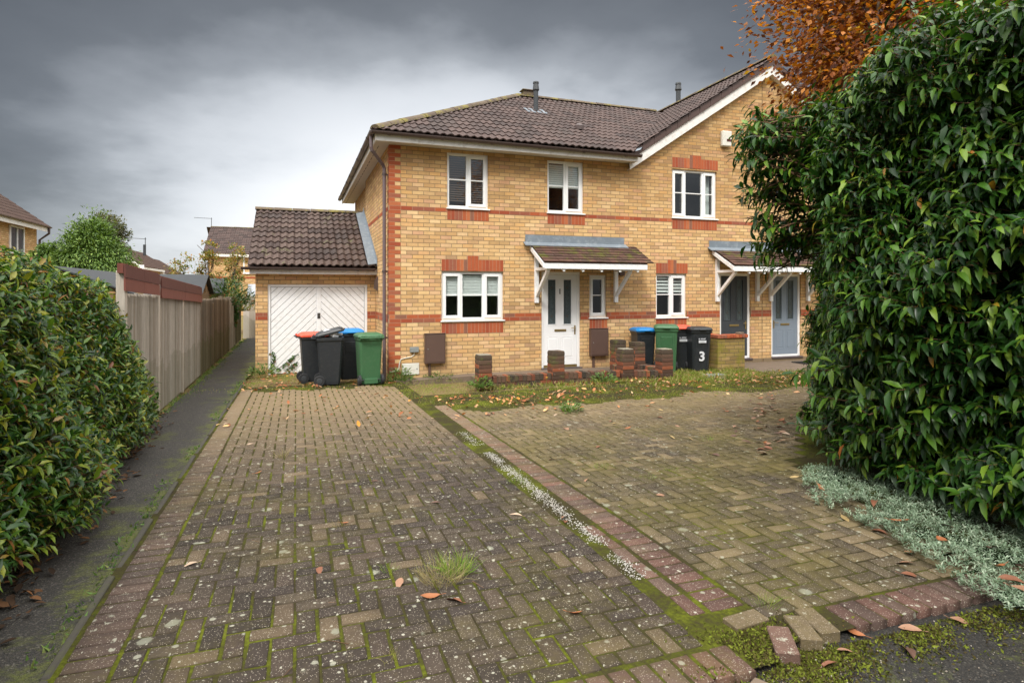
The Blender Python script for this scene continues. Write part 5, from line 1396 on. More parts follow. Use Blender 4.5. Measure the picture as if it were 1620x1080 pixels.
def hedge(name, label, path, ztop, face, count, n_leaf, length, leaf_len, tpl, lm, thick, seed, top_depth=1.2, end=None, up=.35, droop=.35, loose=.12, zbot=.12):
    """path: base polyline (x,y), outward is to the given side; face(s,z) -> offset outward of the clipped face; ztop(s) height"""
    root = empty(name, (path[1][0], path[1][1], .1), label, 'hedge')
    pts = np.array(path, float); seg = np.linalg.norm(np.diff(pts, axis=0), axis=1); cum = np.concatenate([[0], np.cumsum(seg)]); tot = cum[-1]
    def at(s):
        x = np.interp(s, cum, pts[:, 0]); y = np.interp(s, cum, pts[:, 1]); e = .25
        dx = np.interp(np.minimum(s + e, tot), cum, pts[:, 0]) - np.interp(np.maximum(s - e, 0), cum, pts[:, 0])
        dy = np.interp(np.minimum(s + e, tot), cum, pts[:, 1]) - np.interp(np.maximum(s - e, 0), cum, pts[:, 1])
        l = np.hypot(dx, dy); return x, y, face['side'] * -dy / l, face['side'] * dx / l
    n = count
    s = rng.uniform(0, tot, n); q = rng.uniform(0, 1, n); zt = ztop(s)
    ntop = int(n * face.get('topfrac', .22))
    z = zbot + (zt - zbot) * q
    off = face['f'](s, z)
    x, y, nx, ny = at(s)
    lump = np.array([noise.noise(Vector((a * 1.1, b * 1.1, c * 1.3 + seed))) + .5 * noise.noise(Vector((a * 3, b * 3, c * 3 + seed))) for a, b, c in zip(x, y, z)])
    off = off + lump * loose - rng.uniform(0, thick, n) ** 1.0 * rng.uniform(0, 1, n)
    P = np.stack([x + nx * off, y + ny * off, z + zgv(y)], 1); N = np.stack([nx, ny, np.full(n, .1)], 1)
    # top surface
    k = slice(0, ntop); d = rng.uniform(0, top_depth, ntop)
    o2 = face['f'](s[k], zt[k]) - d
    P[k, 0] = x[k] + nx[k] * o2; P[k, 1] = y[k] + ny[k] * o2
    P[k, 2] = zgv(P[k, 1]) + zt[k] + lump[k] * loose * .8 - rng.uniform(0, .15, ntop) + face.get('crown', .0) * np.sin(np.clip(d / top_depth, 0, 1) * 3.14)
    N[k] = np.array([nx[k] * .35, ny[k] * .35, np.ones(ntop)]).T
    V, F, SV, SF = shoots(P, N, n_leaf, length, leaf_len, tpl, up, droop)
    mesh_np('foliage', V, F, lm, root)
    mesh_np('branches', SV, SF, M['twig'], root)
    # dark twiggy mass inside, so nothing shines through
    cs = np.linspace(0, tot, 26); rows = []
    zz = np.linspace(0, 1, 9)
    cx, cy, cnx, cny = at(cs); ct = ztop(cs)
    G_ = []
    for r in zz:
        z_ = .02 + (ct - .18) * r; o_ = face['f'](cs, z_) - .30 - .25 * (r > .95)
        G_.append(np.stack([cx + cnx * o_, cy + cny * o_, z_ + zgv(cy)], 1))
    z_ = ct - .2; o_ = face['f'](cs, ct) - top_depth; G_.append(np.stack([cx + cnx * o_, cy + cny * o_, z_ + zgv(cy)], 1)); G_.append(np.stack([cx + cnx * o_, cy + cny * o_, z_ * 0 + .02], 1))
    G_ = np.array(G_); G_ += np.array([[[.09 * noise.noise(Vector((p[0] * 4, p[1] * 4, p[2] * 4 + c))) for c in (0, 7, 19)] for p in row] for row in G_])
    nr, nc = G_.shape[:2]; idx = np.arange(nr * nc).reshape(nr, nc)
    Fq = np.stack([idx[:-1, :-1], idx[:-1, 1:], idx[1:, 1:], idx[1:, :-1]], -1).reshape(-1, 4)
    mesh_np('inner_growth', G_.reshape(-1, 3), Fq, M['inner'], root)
    return root
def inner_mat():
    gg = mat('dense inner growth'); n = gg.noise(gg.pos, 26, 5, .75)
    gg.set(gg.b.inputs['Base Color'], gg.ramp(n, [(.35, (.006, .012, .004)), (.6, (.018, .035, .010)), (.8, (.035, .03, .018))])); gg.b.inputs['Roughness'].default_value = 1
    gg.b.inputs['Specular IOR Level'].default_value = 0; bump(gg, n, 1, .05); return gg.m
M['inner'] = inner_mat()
M['mossy_bits'] = leaf_mat('moss fragments', [(0, (.05, .035, .02)), (.4, (.09, .08, .02)), (.7, (.12, .15, .02)), (1, (.19, .22, .03))], .9, .1, .1)
M['litter_dull'] = leaf_mat('old leaf litter', [(0, (.035, .022, .014)), (.5, (.09, .05, .028)), (.85, (.17, .085, .04)), (1, (.30, .14, .06))], .8, .1, .2)
M['grit'] = island_mat('grit', [(0, (.05, .04, .035)), (.6, (.14, .11, .08)), (1, (.42, .38, .32))])

# ---- clipped hedge on the left of the path
lp = [(-1.30, .8), (-1.34, 2.6), (-1.40, 4.0), (-1.50, 5.8), (-1.66, 8.0), (-1.80, 9.0), (-2.15, 9.7), (-3.2, 10.1)]
def fl_(s, z): return -.62 * np.clip(z / 2.05, 0, 1) ** 1.6 + .06 * np.sin(s * 2.1) + .05 - 1.0 * np.clip((s - 6.4) / 2.4, 0, 1) ** 1.3 * np.clip(z / 2.0, 0, 1)
hedge('hedge', 'broad bronze tipped laurel hedge leaning over the asphalt path on the left', lp,
      lambda s: 1.67 + .07 * np.sin(s * 1.7) + .05 * np.sin(s * 4.1) - .35 * np.clip((s - 8.0) / 1.5, 0, 1), {'f': fl_, 'side': -1, 'topfrac': .30, 'crown': .10}, 9800, 8, .14, .082, LEAF, M['hedge_l'], .30, 3, top_depth=1.6, loose=.13, up=.5, droop=.30)

# ---- tall laurel on the right
rp_ = [(3.6, .2), (3.86, 1.6), (3.95, 2.5), (4.14, 3.2), (4.46, 3.92), (5.0, 4.6), (6.1, 5.5), (7.6, 6.3)]
def fr_(s, z):
    mid = np.exp(-((s - 4.1) / .9) ** 2)
    return .10 * np.sin(s * 1.9 + z) + .02 + mid * .34 * np.clip((z - 1.75) / .9, 0, 1) - mid * .35 * np.clip((z - 3.1) / .6, 0, 1) - .10 * np.clip((z - 3.2), 0, 1) * (1 - mid) + .06 * np.sin(z * 3.1 + s)
def rt_(s): return np.interp(s, [0, 1.5, 2.6, 3.3, 4.0, 4.6, 6, 9], [3.2, 3.15, 3.10, 3.10, 3.05, 2.95, 2.9, 2.9]) + .08 * np.sin(s * 5)
HR = hedge('hedge', 'tall glossy laurel hedge filling the right side', rp_, rt_, {'f': fr_, 'side': 1, 'topfrac': .22, 'crown': .15}, 10800, 9, .18, .104, LEAFB, M['hedge_r'], .36, 11, top_depth=1.7, loose=.32, up=.30, droop=.75, zbot=.16)
# long outer sprays that hang free of the mass
def sprays(parent, starts, mt, leaf_len, n_leaf, length, tpl, up=.2, droop=.6, sub=5):
    for (p, d) in starts:
        VV = []; FF_ = []; o1 = 0
        p = np.array(p, float); d = norm(np.array(d, float)[None])[0]
        k = np.linspace(0, 1, sub); pts = p[None] + d[None] * (k * length)[:, None]; pts[:, 2] -= k ** 2 * length * .22
        V, F, SV, SF = shoots(pts, np.repeat(d[None], sub, 0), n_leaf, .20, leaf_len, tpl, up, droop)
        VV = [V]; FF_ = [F]; o1 = len(V); nl = len(F); VV.append(SV); FF_.append(quads2tris(SF) + o1); o1 += len(SV)
        SV, SF = tubes_np(pts[:-1], pts[1:], .008, .006, 4); VV.append(SV); FF_.append(quads2tris(SF) + o1)
        FA = np.concatenate(FF_); mesh_np('spray', np.concatenate(VV), FA, [mt, M['twig']], parent, mi=np.r_[np.zeros(nl, int), np.ones(len(FA) - nl, int)])
st = []
for i in range(54):
    a = rng.uniform(0, 1); z = 3.2 - 1.25 * rng.uniform(0, 1) ** 1.3; q = max(0, 2.75 - z)
    st.append(((4.02 + .35 * a + .62 * q, 3.95 + .45 * a + .30 * q, z), (-.75 + rng.uniform(-.2, .25), .45 + rng.uniform(-.4, .3), rng.uniform(-.15, .45))))
for i in range(14):
    st.append(((4.25 + rng.uniform(-.1, .2), rng.uniform(2.6, 3.8), rng.uniform(.6, 1.9)), (-1, rng.uniform(-.3, .5), rng.uniform(0, .3))))
sprays(HR, st, M['hedge_r'], .125, 7, .36, LEAFB)

# ---- trees: tapered trunk, limbs, crown of leaves set on branch ends
def tree(name, label, base, h, crown, mt, nclump, per, leaf_len, tpl, cat='tree', group=None, trunk_r=.1, droop=.3, seed=1, flat=1.0, gappy=.35, shape=None):
    rs = np.random.default_rng(seed)
    root = empty(name, base, label, cat, group); b = np.array(base, float)
    mb = MB(); pts = [b + np.array([rs.normal() * .04 * i, rs.normal() * .04 * i, h * i / 6]) for i in range(7)]
    mb.tube(pts, [trunk_r * (1 - .12 * i) for i in range(7)], 7)
    cx, cy, cz, rx, ry, rz = crown
    C = np.array([cx, cy, cz]); clumps = []
    while len(clumps) < nclump:
        d = rs.normal(size=3); d /= np.linalg.norm(d); r = rs.uniform(.25, 1) ** .6
        p = C + d * r * np.array([rx, ry, rz])
        if shape and not shape(p): continue
        if noise.noise(Vector(p * 1.4 / max(.3, rx)) + Vector((seed, 0, 0))) < -gappy: continue
        clumps.append(p)
    clumps = np.array(clumps)
    for p in clumps[::max(1, nclump // 60)]:
        k = int(rs.integers(2, 6)); q = pts[k]; m_ = (q + p) / 2 + np.array([0, 0, -.08 * rx])
        mb.tube([q, m_, p], [trunk_r * .35, trunk_r * .2, trunk_r * .06], 5)
    mb.build('trunk', M['bark'], root, smooth=True)
    size = np.repeat(rs.uniform(.09, .20, nclump) * max(rx, .5), per)
    P = np.repeat(clumps, per, 0) + np.clip(rs.normal(size=(nclump * per, 3)), -1.7, 1.7) * size[:, None] * np.array([1, 1, .7 * flat])
    out = norm(P - C); Dr = norm(out + rs.normal(size=P.shape) * .6 - np.array([0, 0, droop]))
    V, F = leaves(P, Dr, np.array([0, 0, 1.0]) + rs.normal(size=P.shape) * .4, leaf_len * rs.uniform(.6, 1.2, len(P)), tpl)
    mesh_np('crown', V, F, mt, root)
    return root
# copper beech above and behind the laurel
tree('beech_tree', 'copper orange autumn beech overhanging the top of the laurel hedge', (6.3, 5.4, .1), 5.0, (6.90, 5.1, 4.7, 1.80, 1.3, 1.5), M['beech'], 640, 60, .085, leaf_small(.55, .1), trunk_r=.12, seed=5, gappy=.28)
tree('conifer_tree', 'dense green conifer rising behind the red fence boards', (-6.75, 25, 0), 4.3, (-6.75, 25, 2.6, 1.35, 1.3, 1.95), M['conifer'], 520, 80, .15, leaf_small(.30, .3), trunk_r=.12, seed=8, gappy=.6,
     shape=lambda p: math.hypot(p[0] + 6.75, p[1] - 25) < 1.35 * (4.75 - p[2]) / 2.6)
tree('broadleaf_tree', 'thin dull olive tree just right of the conifer', (-7.6, 30, 0), 4.4, (-7.6, 30, 3.9, .85, .85, 1.15), M['olive'], 130, 50, .12, SM, trunk_r=.09, seed=12, gappy=.3)
tree('garden_shrub', 'dark evergreen shrub between the conifer and the brown roofed house', (-7.95, 25, 0), 2.3, (-7.95, 25, 2.55, .5, .5, .95), M['conifer'], 90, 60, .14, leaf_small(.30, .3), cat='shrub', trunk_r=.06, seed=3, gappy=.5)
for i, (x, y, h, r, lab) in enumerate([(-4.25, 27.5, 2.9, .75, 'rounded small tree with turning leaves left of the twin thin ones'), (-3.25, 27, 3.5, .42, 'thin upright tree with yellowing leaves in front of the far window'), (-2.35, 27, 3.45, .42, 'thin yellowing tree nearest the garage roof')]):
    tree('small_tree', lab, (x, y, 0), h, (x, y, h * .74, r, r, h * .36), M['autumn'], 56, 22, .12, SM, cat='tree', group='small autumn trees beyond the sheds', trunk_r=.035, seed=20 + i, gappy=.25)
# the odd bare bird-like seed head of the taller stem
# ivy and climbers
def clump(name, label, cat, x, y, r, h, mt, n, ln, tpl, z0=None, flat=False, group=None, upw=.8):
    P0 = np.array([x, y, zg(y) if z0 is None else z0]); rr = r * np.sqrt(rng.uniform(0, 1, n)); th = rng.uniform(0, 6.28, n)
    P = P0 + np.stack([rr * np.cos(th), rr * np.sin(th), h * rng.uniform(0, 1, n) * (1 - (rr / r) ** 2 * .7)], 1)
    Dv = np.stack([np.cos(th), np.sin(th), np.full(n, upw)], 1) + rdir(n) * .5
    V, F = leaves(P, Dv, np.array([0, 0, 1.0]) + rdir(n) * .4, ln * rng.uniform(.5, 1.2, n), tpl)
    root = empty(name, tuple(P0), label, cat, group)
    mesh_np('leaves', V, F, mt, root)
    A = np.repeat(P0[None] + np.array([[0, 0, .0]]), n // 6 + 1, 0); B = P[:: 6][:len(A)]; A = A[:len(B)]
    SV, SF = tubes_np(A, B, .004, .002, 3); mesh_np('stems', SV, SF, M['weed'], root)
    return root
clump('climbing_shrub', 'leafy climber spilling over the fence near the path end', 'climber', -1.95, 20.6, .75, 1.0, M['ivy'], 1300, .12, LEAF, z0=1.25)
clump('climbing_shrub', 'yellow green shrub over the fence corner at the path end', 'climber', -1.75, 22.8, .5, .9, M['autumn'], 600, .10, LEAF, z0=1.0)
# ivy climbing the garage door
def ivy(name, label, pts, y, n, ln, parent=None):
    root = empty(name, (pts[0][0], y, 0), label, 'ivy'); P = []; 
    for (a, b) in zip(pts, pts[1:]):
        m_ = max(3, int(n * math.dist(a, b))); t = rng.uniform(0, 1, m_)
        P.append(np.stack([a[0] + (b[0] - a[0]) * t + rng.normal(0, .015, m_), np.full(m_, y) - rng.uniform(.005, .05, m_), a[1] + (b[1] - a[1]) * t + rng.normal(0, .015, m_)], 1))
    P = np.concatenate(P); Dv = rdir(len(P)) * np.array([1, .25, 1]) + np.array([0, -.2, -.2])
    V, F = leaves(P, Dv, np.array([0, -1.0, .3]) + rdir(len(P)) * .3, ln * rng.uniform(.6, 1.3, len(P)), leaf_small(.85, .05)); mesh_np('leaves', V, F, M['ivy'], root)
    mb = MB(); mb.tube([(p[0], y - .008, p[1]) for p in pts], .005, 4); mb.build('stem', M['twig'], root)
ivy('ivy', 'ivy sprig climbing the left edge of the garage door', [(-.50, 0), (-.46, .12), (-.44, .28), (-.47, .40)], fy - .002, 90, .055)
ivy('ivy', 'ivy trail slanting up across the bottom of the garage door', [(-.40, .0), (-.28, .10), (-.16, .16), (-.02, .30), (.02, .33)], fy - .002, 70, .055)
ivy('ivy', 'short ivy tuft at the foot of the garage door', [(-.20, .0), (-.08, .06), (.02, .16)], fy - .002, 80, .055)
ivy('ivy', 'dark ivy hanging on the far brown fence panels', [(FX + .06, 1.25), (FX + .07, .9), (FX + .06, .6)], 21.0, 160, .09)

# ---- weeds one can tell apart
WG = 'weed clumps growing between the blocks'
for (x, y, r, h, n, lab) in [
    (2.98, 9.98, .20, .22, 240, 'bushy blue green weed at the foot of the leftmost brick pier'),
    (1.86, 11.48, .26, .28, 300, 'leafy weed at the house corner beside the downpipe'),
    (2.62, 11.60, .30, .10, 200, 'low green weed under the left meter cabinet'),
    (3.42, 7.28, .13, .13, 130, 'small green weed at the edge of the leaf litter'),
    (5.30, 9.85, .22, .18, 160, 'dry brownish weed in front of the low wall'),
    (-.62, 13.35, .30, .22, 260, 'weed tangle at the left foot of the garage pier')]:
    c_ = clump('weed', lab, 'weed', x, y, r, h, M['weed'], n, .07, LEAF, group=WG)
def tuft(x, y, r, h, n, mt, lab, dry=0):
    th = rng.uniform(0, 6.28, n); rr = r * np.sqrt(rng.uniform(0, 1, n)) * .5
    P = np.stack([x + rr * np.cos(th), y + rr * np.sin(th), np.full(n, zg(y) - .01)], 1)
    Dv = np.stack([np.cos(th) * .6, np.sin(th) * .6, rng.uniform(.5, 1.4, n)], 1) + rdir(n) * .25
    V, F = leaves(P, Dv, rdir(n), h * rng.uniform(.4, 1.25, n) * 1.1, leaf_small(.020, .35))
    root = empty('grass_tuft', (x, y, zg(y)), lab, 'grass tuft', 'grass tufts in the block joints'); mesh_np('blades', V, F, M[mt], root)
M['grass_dry'] = leaf_mat('dry grass blades', [(0, (.30, .22, .11)), (.5, (.40, .33, .18)), (1, (.22, .24, .06))], .7, .3, .2)
M['grass_lush'] = leaf_mat('fresh grass blades', [(0, (.10, .20, .02)), (.5, (.17, .30, .03)), (1, (.30, .36, .06))], .6, .3, .2)
for (x, y, r, h, n, mt, lab) in [
    (.71, 3.09, .19, .105, 330, 'grass_dry', 'biggest straw coloured grass tuft, with curled brown leaves, mid drive'),
    (.80, 3.13, .10, .12, 220, 'grass_lush', 'fresh green grass tuft growing in the biggest straw coloured one'),
    (.47, 3.29, .07, .05, 60, 'grass_lush', 'small green rosette left of the biggest straw tuft'),
    (.36, 2.50, .06, .05, 50, 'grass_dry', 'small withered tuft nearest the bottom edge'),
    (.27, 4.05, .07, .06, 50, 'grass_dry', 'small dry tuft beyond the rosette on the drive'),
    (1.66, 4.55, .12, .05, 120, 'grass_lush', 'flat bright grass cushion in the white gravel strip'),
    (-.12, 6.1, .08, .10, 70, 'grass_dry', 'wispy tuft far up the drive on the left'),
    (2.50, 4.70, .12, .05, 90, 'grass_lush', 'left of three flat green grass cushions in the forecourt'),
    (2.72, 4.30, .14, .04, 110, 'grass_lush', 'front one of three flat green grass cushions in the forecourt'),
    (3.02, 4.42, .10, .04, 80, 'grass_lush', 'right of three flat green grass cushions in the forecourt'),
    (4.03, 5.25, .10, .05, 80, 'grass_lush', 'bright cushion of grass alone in the bare forecourt'),
    (2.12, 2.32, .07, .08, 60, 'grass_lush', 'thin grass tuft between the loose blocks and the edging')]: tuft(x, y, r, h, n, mt, lab)

# ---- turf and weeds before the houses (uncountable)
def edge_y(x): return np.interp(x, [-1, 0.2, 1.4, 1.75, 2.3, 3.0, 4.5, 6.5, 8, 9.5], [11.3, 10.9, 10.5, 8.4, 8.0, 7.7, 7.8, 7.3, 7.6, 8.2])
n = 90000
gx = rng.uniform(-1.9, 10.5, n); gy = rng.uniform(7.0, 14.0, n)
dn = snoise(gx, gy, 1.6, 2.0) + .6 * snoise(gx, gy, 5.5, 7.0)
depth = gy - edge_y(gx)
ok = (depth > rng.uniform(-.3, .6, n)) & ((gy < 11.6) | ((gx < 1.6) & (gx > -.95) & (gy < 13.8)))
ok &= ~((gx > 3.0) & (gx < 6.9) & (gy > 10.0)) & ~((gx > 8.98) & (gy > 9.9)) & ~((gx > 6.9) & (gx < 8.36) & (gy > 11.0))
lush = np.clip((gy - 9.0) / 1.2, 0, 1) * (gx > 3.0) + .9 * np.exp(-((gx - 7.6) / 1.3) ** 2 - ((gy - 9.5) / .8) ** 2)
ok &= rng.uniform(-.75, .9, n) < dn + lush * .8 + .05
gx, gy, lush = gx[ok], gy[ok], lush[ok]; n = len(gx)
Dv = np.stack([rng.normal(0, .5, n), rng.normal(0, .5, n), rng.uniform(.3, 1.2, n)], 1)
S = rng.uniform(.025, .06, n) * (1 + .9 * np.clip(lush, 0, 1))
V, F = leaves(np.stack([gx, gy, zgv(gy) - .02], 1), Dv, rdir(n), S, leaf_small(.12, .3))
tag(mesh_np('grass', V, F, M['grass']), 'rough grass and moss along the house fronts', 'grass', kind='stuff')
# fringe of moss and weeds along the path
n = 9000; gy = rng.uniform(1.5, 23.5, n) ** 1.0; side_ = rng.uniform(0, 1, n) < .55
gx = np.where(side_, FX + .07 + np.abs(rng.normal(0, .10, n)), -.97 + rng.normal(0, .035, n))
ok = (snoise(gx, gy, 1.3, 3) > np.where(side_, -.25, -.05)) & ~(~side_ & (gy > 13.5)) & ~(side_ & (gy < 8)); gx, gy = gx[ok], gy[ok]; n = len(gx)
V, F = leaves(np.stack([gx, gy, zgv(gy) - .03], 1), np.stack([rng.normal(0, .6, n), rng.normal(0, .6, n), rng.uniform(.2, 1, n)], 1), rdir(n), rng.uniform(.02, .055, n), leaf_small(.3, .3))
tag(mesh_np('verge_growth', V, F, M['weed']), 'moss and small weeds along the path edges', 'moss', kind='stuff')

# ---- soil, moss and chippings where the blocks have broken away
n = 15000
gx = np.concatenate([rng.normal(1.88, .16, n // 2), rng.uniform(1.9, 3.3, n // 2)]); gy = np.concatenate([rng.normal(1.98, .13, n // 2), 1.99 - np.abs(rng.normal(0, .09, n // 2))])
ok = (snoise(gx, gy, 4.5, 3) + rng.normal(0, .12, n) > -.12); gx, gy = gx[ok], gy[ok]; n = len(gx)
V, F = leaves(np.stack([gx, gy, zgv(gy) - .038 + .034 * (((gy > 1.955) & (gx < 1.86)) | (gy > 2.04))], 1), np.stack([rng.normal(0, .8, n), rng.normal(0, .8, n), rng.uniform(.1, .8, n)], 1), rdir(n), rng.uniform(.006, .022, n), leaf_small(.5, .2))
tag(mesh_np('moss', V, F, M['mossy_bits']), 'ragged moss and crumbs along the broken block edge', 'moss', kind='stuff')
n = 1400; x = np.concatenate([rng.normal(1.9, .2, n // 2), rng.uniform(1.7, 4, n // 2)]); y = np.concatenate([rng.normal(1.95, .15, n // 2), rng.uniform(1.5, 2.0, n // 2)])
cv = np.array([(1, 0, 0), (-1, 0, 0), (0, 1, 0), (0, -1, 0), (0, 0, 1), (0, 0, -1)], float); cf = np.array([(0, 2, 4), (2, 1, 4), (1, 3, 4), (3, 0, 4), (2, 0, 5), (1, 2, 5), (3, 1, 5), (0, 3, 5)])
sc = rng.uniform(.0015, .0055, (n, 1, 1)) * rng.uniform(.5, 1.2, (n, 1, 3)); Q = np.array([Matrix.Rotation(a, 3, 'Z') @ Matrix.Rotation(b_, 3, 'X') for a, b_ in rng.uniform(0, 6, (n, 2))])
V = np.einsum('nij,nkj->nki', Q, cv[None] * sc) + np.stack([x, y, zgv(y) - .036], 1)[:, None]
tag(mesh_np('grit', V.reshape(-1, 3), (cf[None] + (np.arange(n) * 6)[:, None, None]).reshape(-1, 3), M['grit']), 'loose grit and crumbs on the dark asphalt', 'grit', kind='stuff')
# twigs and dead stems lying about the forecourt
n = 150; x = np.concatenate([rng.uniform(2.4, 6.2, 110), rng.uniform(-.5, 1.6, 40)]); y = np.concatenate([rng.uniform(3.6, 7.6, 110), rng.uniform(2.4, 9, 40)]); a = rng.uniform(0, 6.28, n); L = rng.uniform(.03, .12, n)
z = zgv(y) + .006
SV, SF = tubes_np(np.stack([x, y, z], 1), np.stack([x + L * np.cos(a), y + L * np.sin(a), z + .004], 1), .0022, .0012, 3)
tag(mesh_np('twig_litter', SV, SF, M['twig']), 'thin dead twigs scattered over the blocks', 'twigs', kind='stuff')
# ---- white gravel in the gap between the two pavings
n = 2600; y = np.concatenate([rng.uniform(2.75, 5.6, n - 200), rng.uniform(5.9, 6.6, 200)]); x = np.interp(y, [2.7, 3.5, 4.6, 6.6], [1.70, 1.715, 1.735, 1.755]) + rng.normal(0, .030, n)
keep_ = snoise(x, y, 4.0, 1) + rng.normal(0, .14, n) > -.30; x, y = x[keep_], y[keep_]; n = len(x)
cv = np.array([(1, 0, 0), (-1, 0, 0), (0, 1, 0), (0, -1, 0), (0, 0, 1), (0, 0, -1)], float); cf = np.array([(0, 2, 4), (2, 1, 4), (1, 3, 4), (3, 0, 4), (2, 0, 5), (1, 2, 5), (3, 1, 5), (0, 3, 5)])
sc = rng.uniform(.0022, .0060, (n, 1, 1))  * rng.uniform(.6, 1.2, (n, 1, 3)); Q = np.array([Matrix.Rotation(a, 3, 'Z') @ Matrix.Rotation(b_, 3, 'X') for a, b_ in rng.uniform(0, 6, (n, 2))])
V = np.einsum('nij,nkj->nki', Q, cv[None] * sc) + np.stack([x, y, zgv(y) - .004 + rng.uniform(0, .006, n)], 1)[:, None]
F = cf[None] + (np.arange(n) * 6)[:, None, None]
tag(mesh_np('gravel', V.reshape(-1, 3), F.reshape(-1, 3), M['gravel']), 'white gravel trail between drive and forecourt', 'gravel', kind='stuff')

# ---- silver ground cover under the laurel
outl = [(3.93, 3.93), (3.50, 3.41), (3.38, 3.12), (3.42, 2.93), (3.40, 2.71), (3.27, 2.47), (3.21, 2.29), (3.12, 2.04), (3.11, 1.86), (3.05, 1.2), (4.3, 1.2), (4.3, 3.9)]
def inside(x, y, P):
    c = np.zeros(len(x), bool)
    for (x1, y1), (x2, y2) in zip(P, P[1:] + P[:1]):
        c ^= ((y1 > y) != (y2 > y)) & (x < (x2 - x1) * (y - y1) / ((y2 - y1) or 1e-9) + x1)
    return c
n = 6400; x = rng.uniform(3.0, 4.3, n); y = rng.uniform(1.2, 4.0, n)
k = inside(x + .05 * snoise(x, y, 9, 1), y, outl) & (snoise(x, y, 5, 4) > -.42); x, y = x[k], y[k]; n = len(x)
zz = zgv(y) - .01 + .035 + .05 * snoise(x, y, 4, 6) + rng.uniform(-.02, .015, n)
V, F, SV, SF = shoots(np.stack([x, y, zz], 1), np.stack([rng.normal(0, .5, n), rng.normal(0, .5, n), np.ones(n)], 1), 9, .045, .026, leaf_small(.28, .1), .5, .0, 1.0)
gcv = tag(mesh_np('ground_cover', V, F, M['silver']), 'silver grey ground cover creeping over the paving edge', 'ground cover', kind='stuff')
sv = MB(); sv.poly([(min(x_ + .16, 4.3), max(y_, 1.0), zg(y_) - .004) for x_, y_ in outl]); tag(sv.build('planting_bed', M['inner'], recalc=False), kind='structure')

# ---- fallen leaves
def leaf_mesh(seed):
    rg = random.Random(seed); mb = MB(); L = .085; n = 7; wv = [.0, .5, .85, 1, .9, .6, .0]; k = rg.uniform(.35, .55)
    cup = rg.uniform(.1, .45); curl = rg.uniform(-.3, .5)
    for i in range(n):
        x = (i / (n - 1) - .5) * L; w = wv[i] * L * k * .5 * rg.uniform(.85, 1.1); z = curl * (x / L) ** 2 * L
        for s in (-1, -.5, 0, .5, 1):
            mb.v.append((x, s * w, z + cup * abs(s) ** 1.5 * w + rg.uniform(0, .002)))
    for i in range(n - 1):
        for j in range(4):
            a = i * 5 + j; mb.f.append((a, a + 1, a + 6, a + 5)); mb.m.append(0)
    mb.tube([(-L * .5, 0, curl * .25 * L), (-L * .75, .004, curl * .3 * L + .004)], .0012, 4)
    return mb
LT = []
tones = [(.20, .080, .042), (.30, .165, .10), (.15, .070, .045), (.40, .29, .20), (.30, .11, .04), (.11, .058, .04), (.42, .30, .13)]
for i in range(7):
    m_ = simple('fallen leaf %s' % ['rust', 'tan', 'brown', 'buff', 'orange', 'dark', 'yellow'][i], tones[i], .6, .35, 40, bmp=.3)
    o = leaf_mesh(40 + i).build('fallen_leaf', m_, recalc=False, smooth=True); LT.append(o)
used = set()
HUE = ['rust', 'tan', 'brown', 'buff', 'orange', 'dark brown', 'yellowish']
ORD = ['nearest', 'second', 'third', 'fourth', 'fifth', 'sixth', 'seventh', 'eighth', 'ninth', 'tenth', 'eleventh', 'twelfth', 'thirteenth', 'fourteenth', 'fifteenth', 'sixteenth', 'seventeenth', 'eighteenth', 'nineteenth', 'twentieth'] + ['twenty ' + w for w in ('first', 'second', 'third', 'fourth', 'fifth', 'sixth', 'seventh', 'eighth', 'ninth')] + ['thirtieth'] + ['thirty ' + w for w in ('first', 'second', 'third', 'fourth', 'fifth', 'sixth', 'seventh', 'eighth', 'ninth')]
ranks = {}
def finish_ranks():
    for (where, grp), L in ranks.items():
        for i, (y, k, o) in enumerate(sorted(L, key=lambda t: t[0])): o['label'] = '%s fallen leaf %s, %s counting away from the camera' % (HUE[k], where, ORD[i] if i else 'nearest when')
def drop(k, x, y, lab, group, sc=1.0, dz=.0):
    if k in used: o = LT[k].copy(); COL.objects.link(o)
    else: o = LT[k]; used.add(k)
    o.location = (x, y, zg(y) + .004 + dz); o.rotation_euler = (random.uniform(-.35, .35), random.uniform(-.3, .3), random.uniform(0, 6.28)); o.scale = (sc, sc, sc * random.uniform(.8, 1.5))
    tag(o, lab, 'leaf', group)
    if 'drift' not in group: ranks.setdefault((lab, group), []).append((y, k, o))
rl = random.Random(5)
spots = []
for (x, y, k, s) in [(-1.43, 4.75, 4, 1.1), (-1.25, 4.78, 1, 1), (-1.36, 4.25, 4, 1.1), (-1.20, 5.25, 1, 1.0), (-1.12, 5.9, 0, 1.1), (-1.25, 7.6, 3, .9), (-1.2, 7.1, 3, .9), (-1.35, 8.8, 0, .9), (-1.2, 9.3, 3, 1), (-1.3, 10.2, 0, .9), (-1.15, 10.6, 3, 1), (-1.35, 3.05, 5, 1.1), (-1.05, 8.2, 3, .9), (-1.3, 6.4, 5, .9)]:
    drop(k, x, y, 'on the asphalt path', 'fallen leaves on the path', s, -.03)
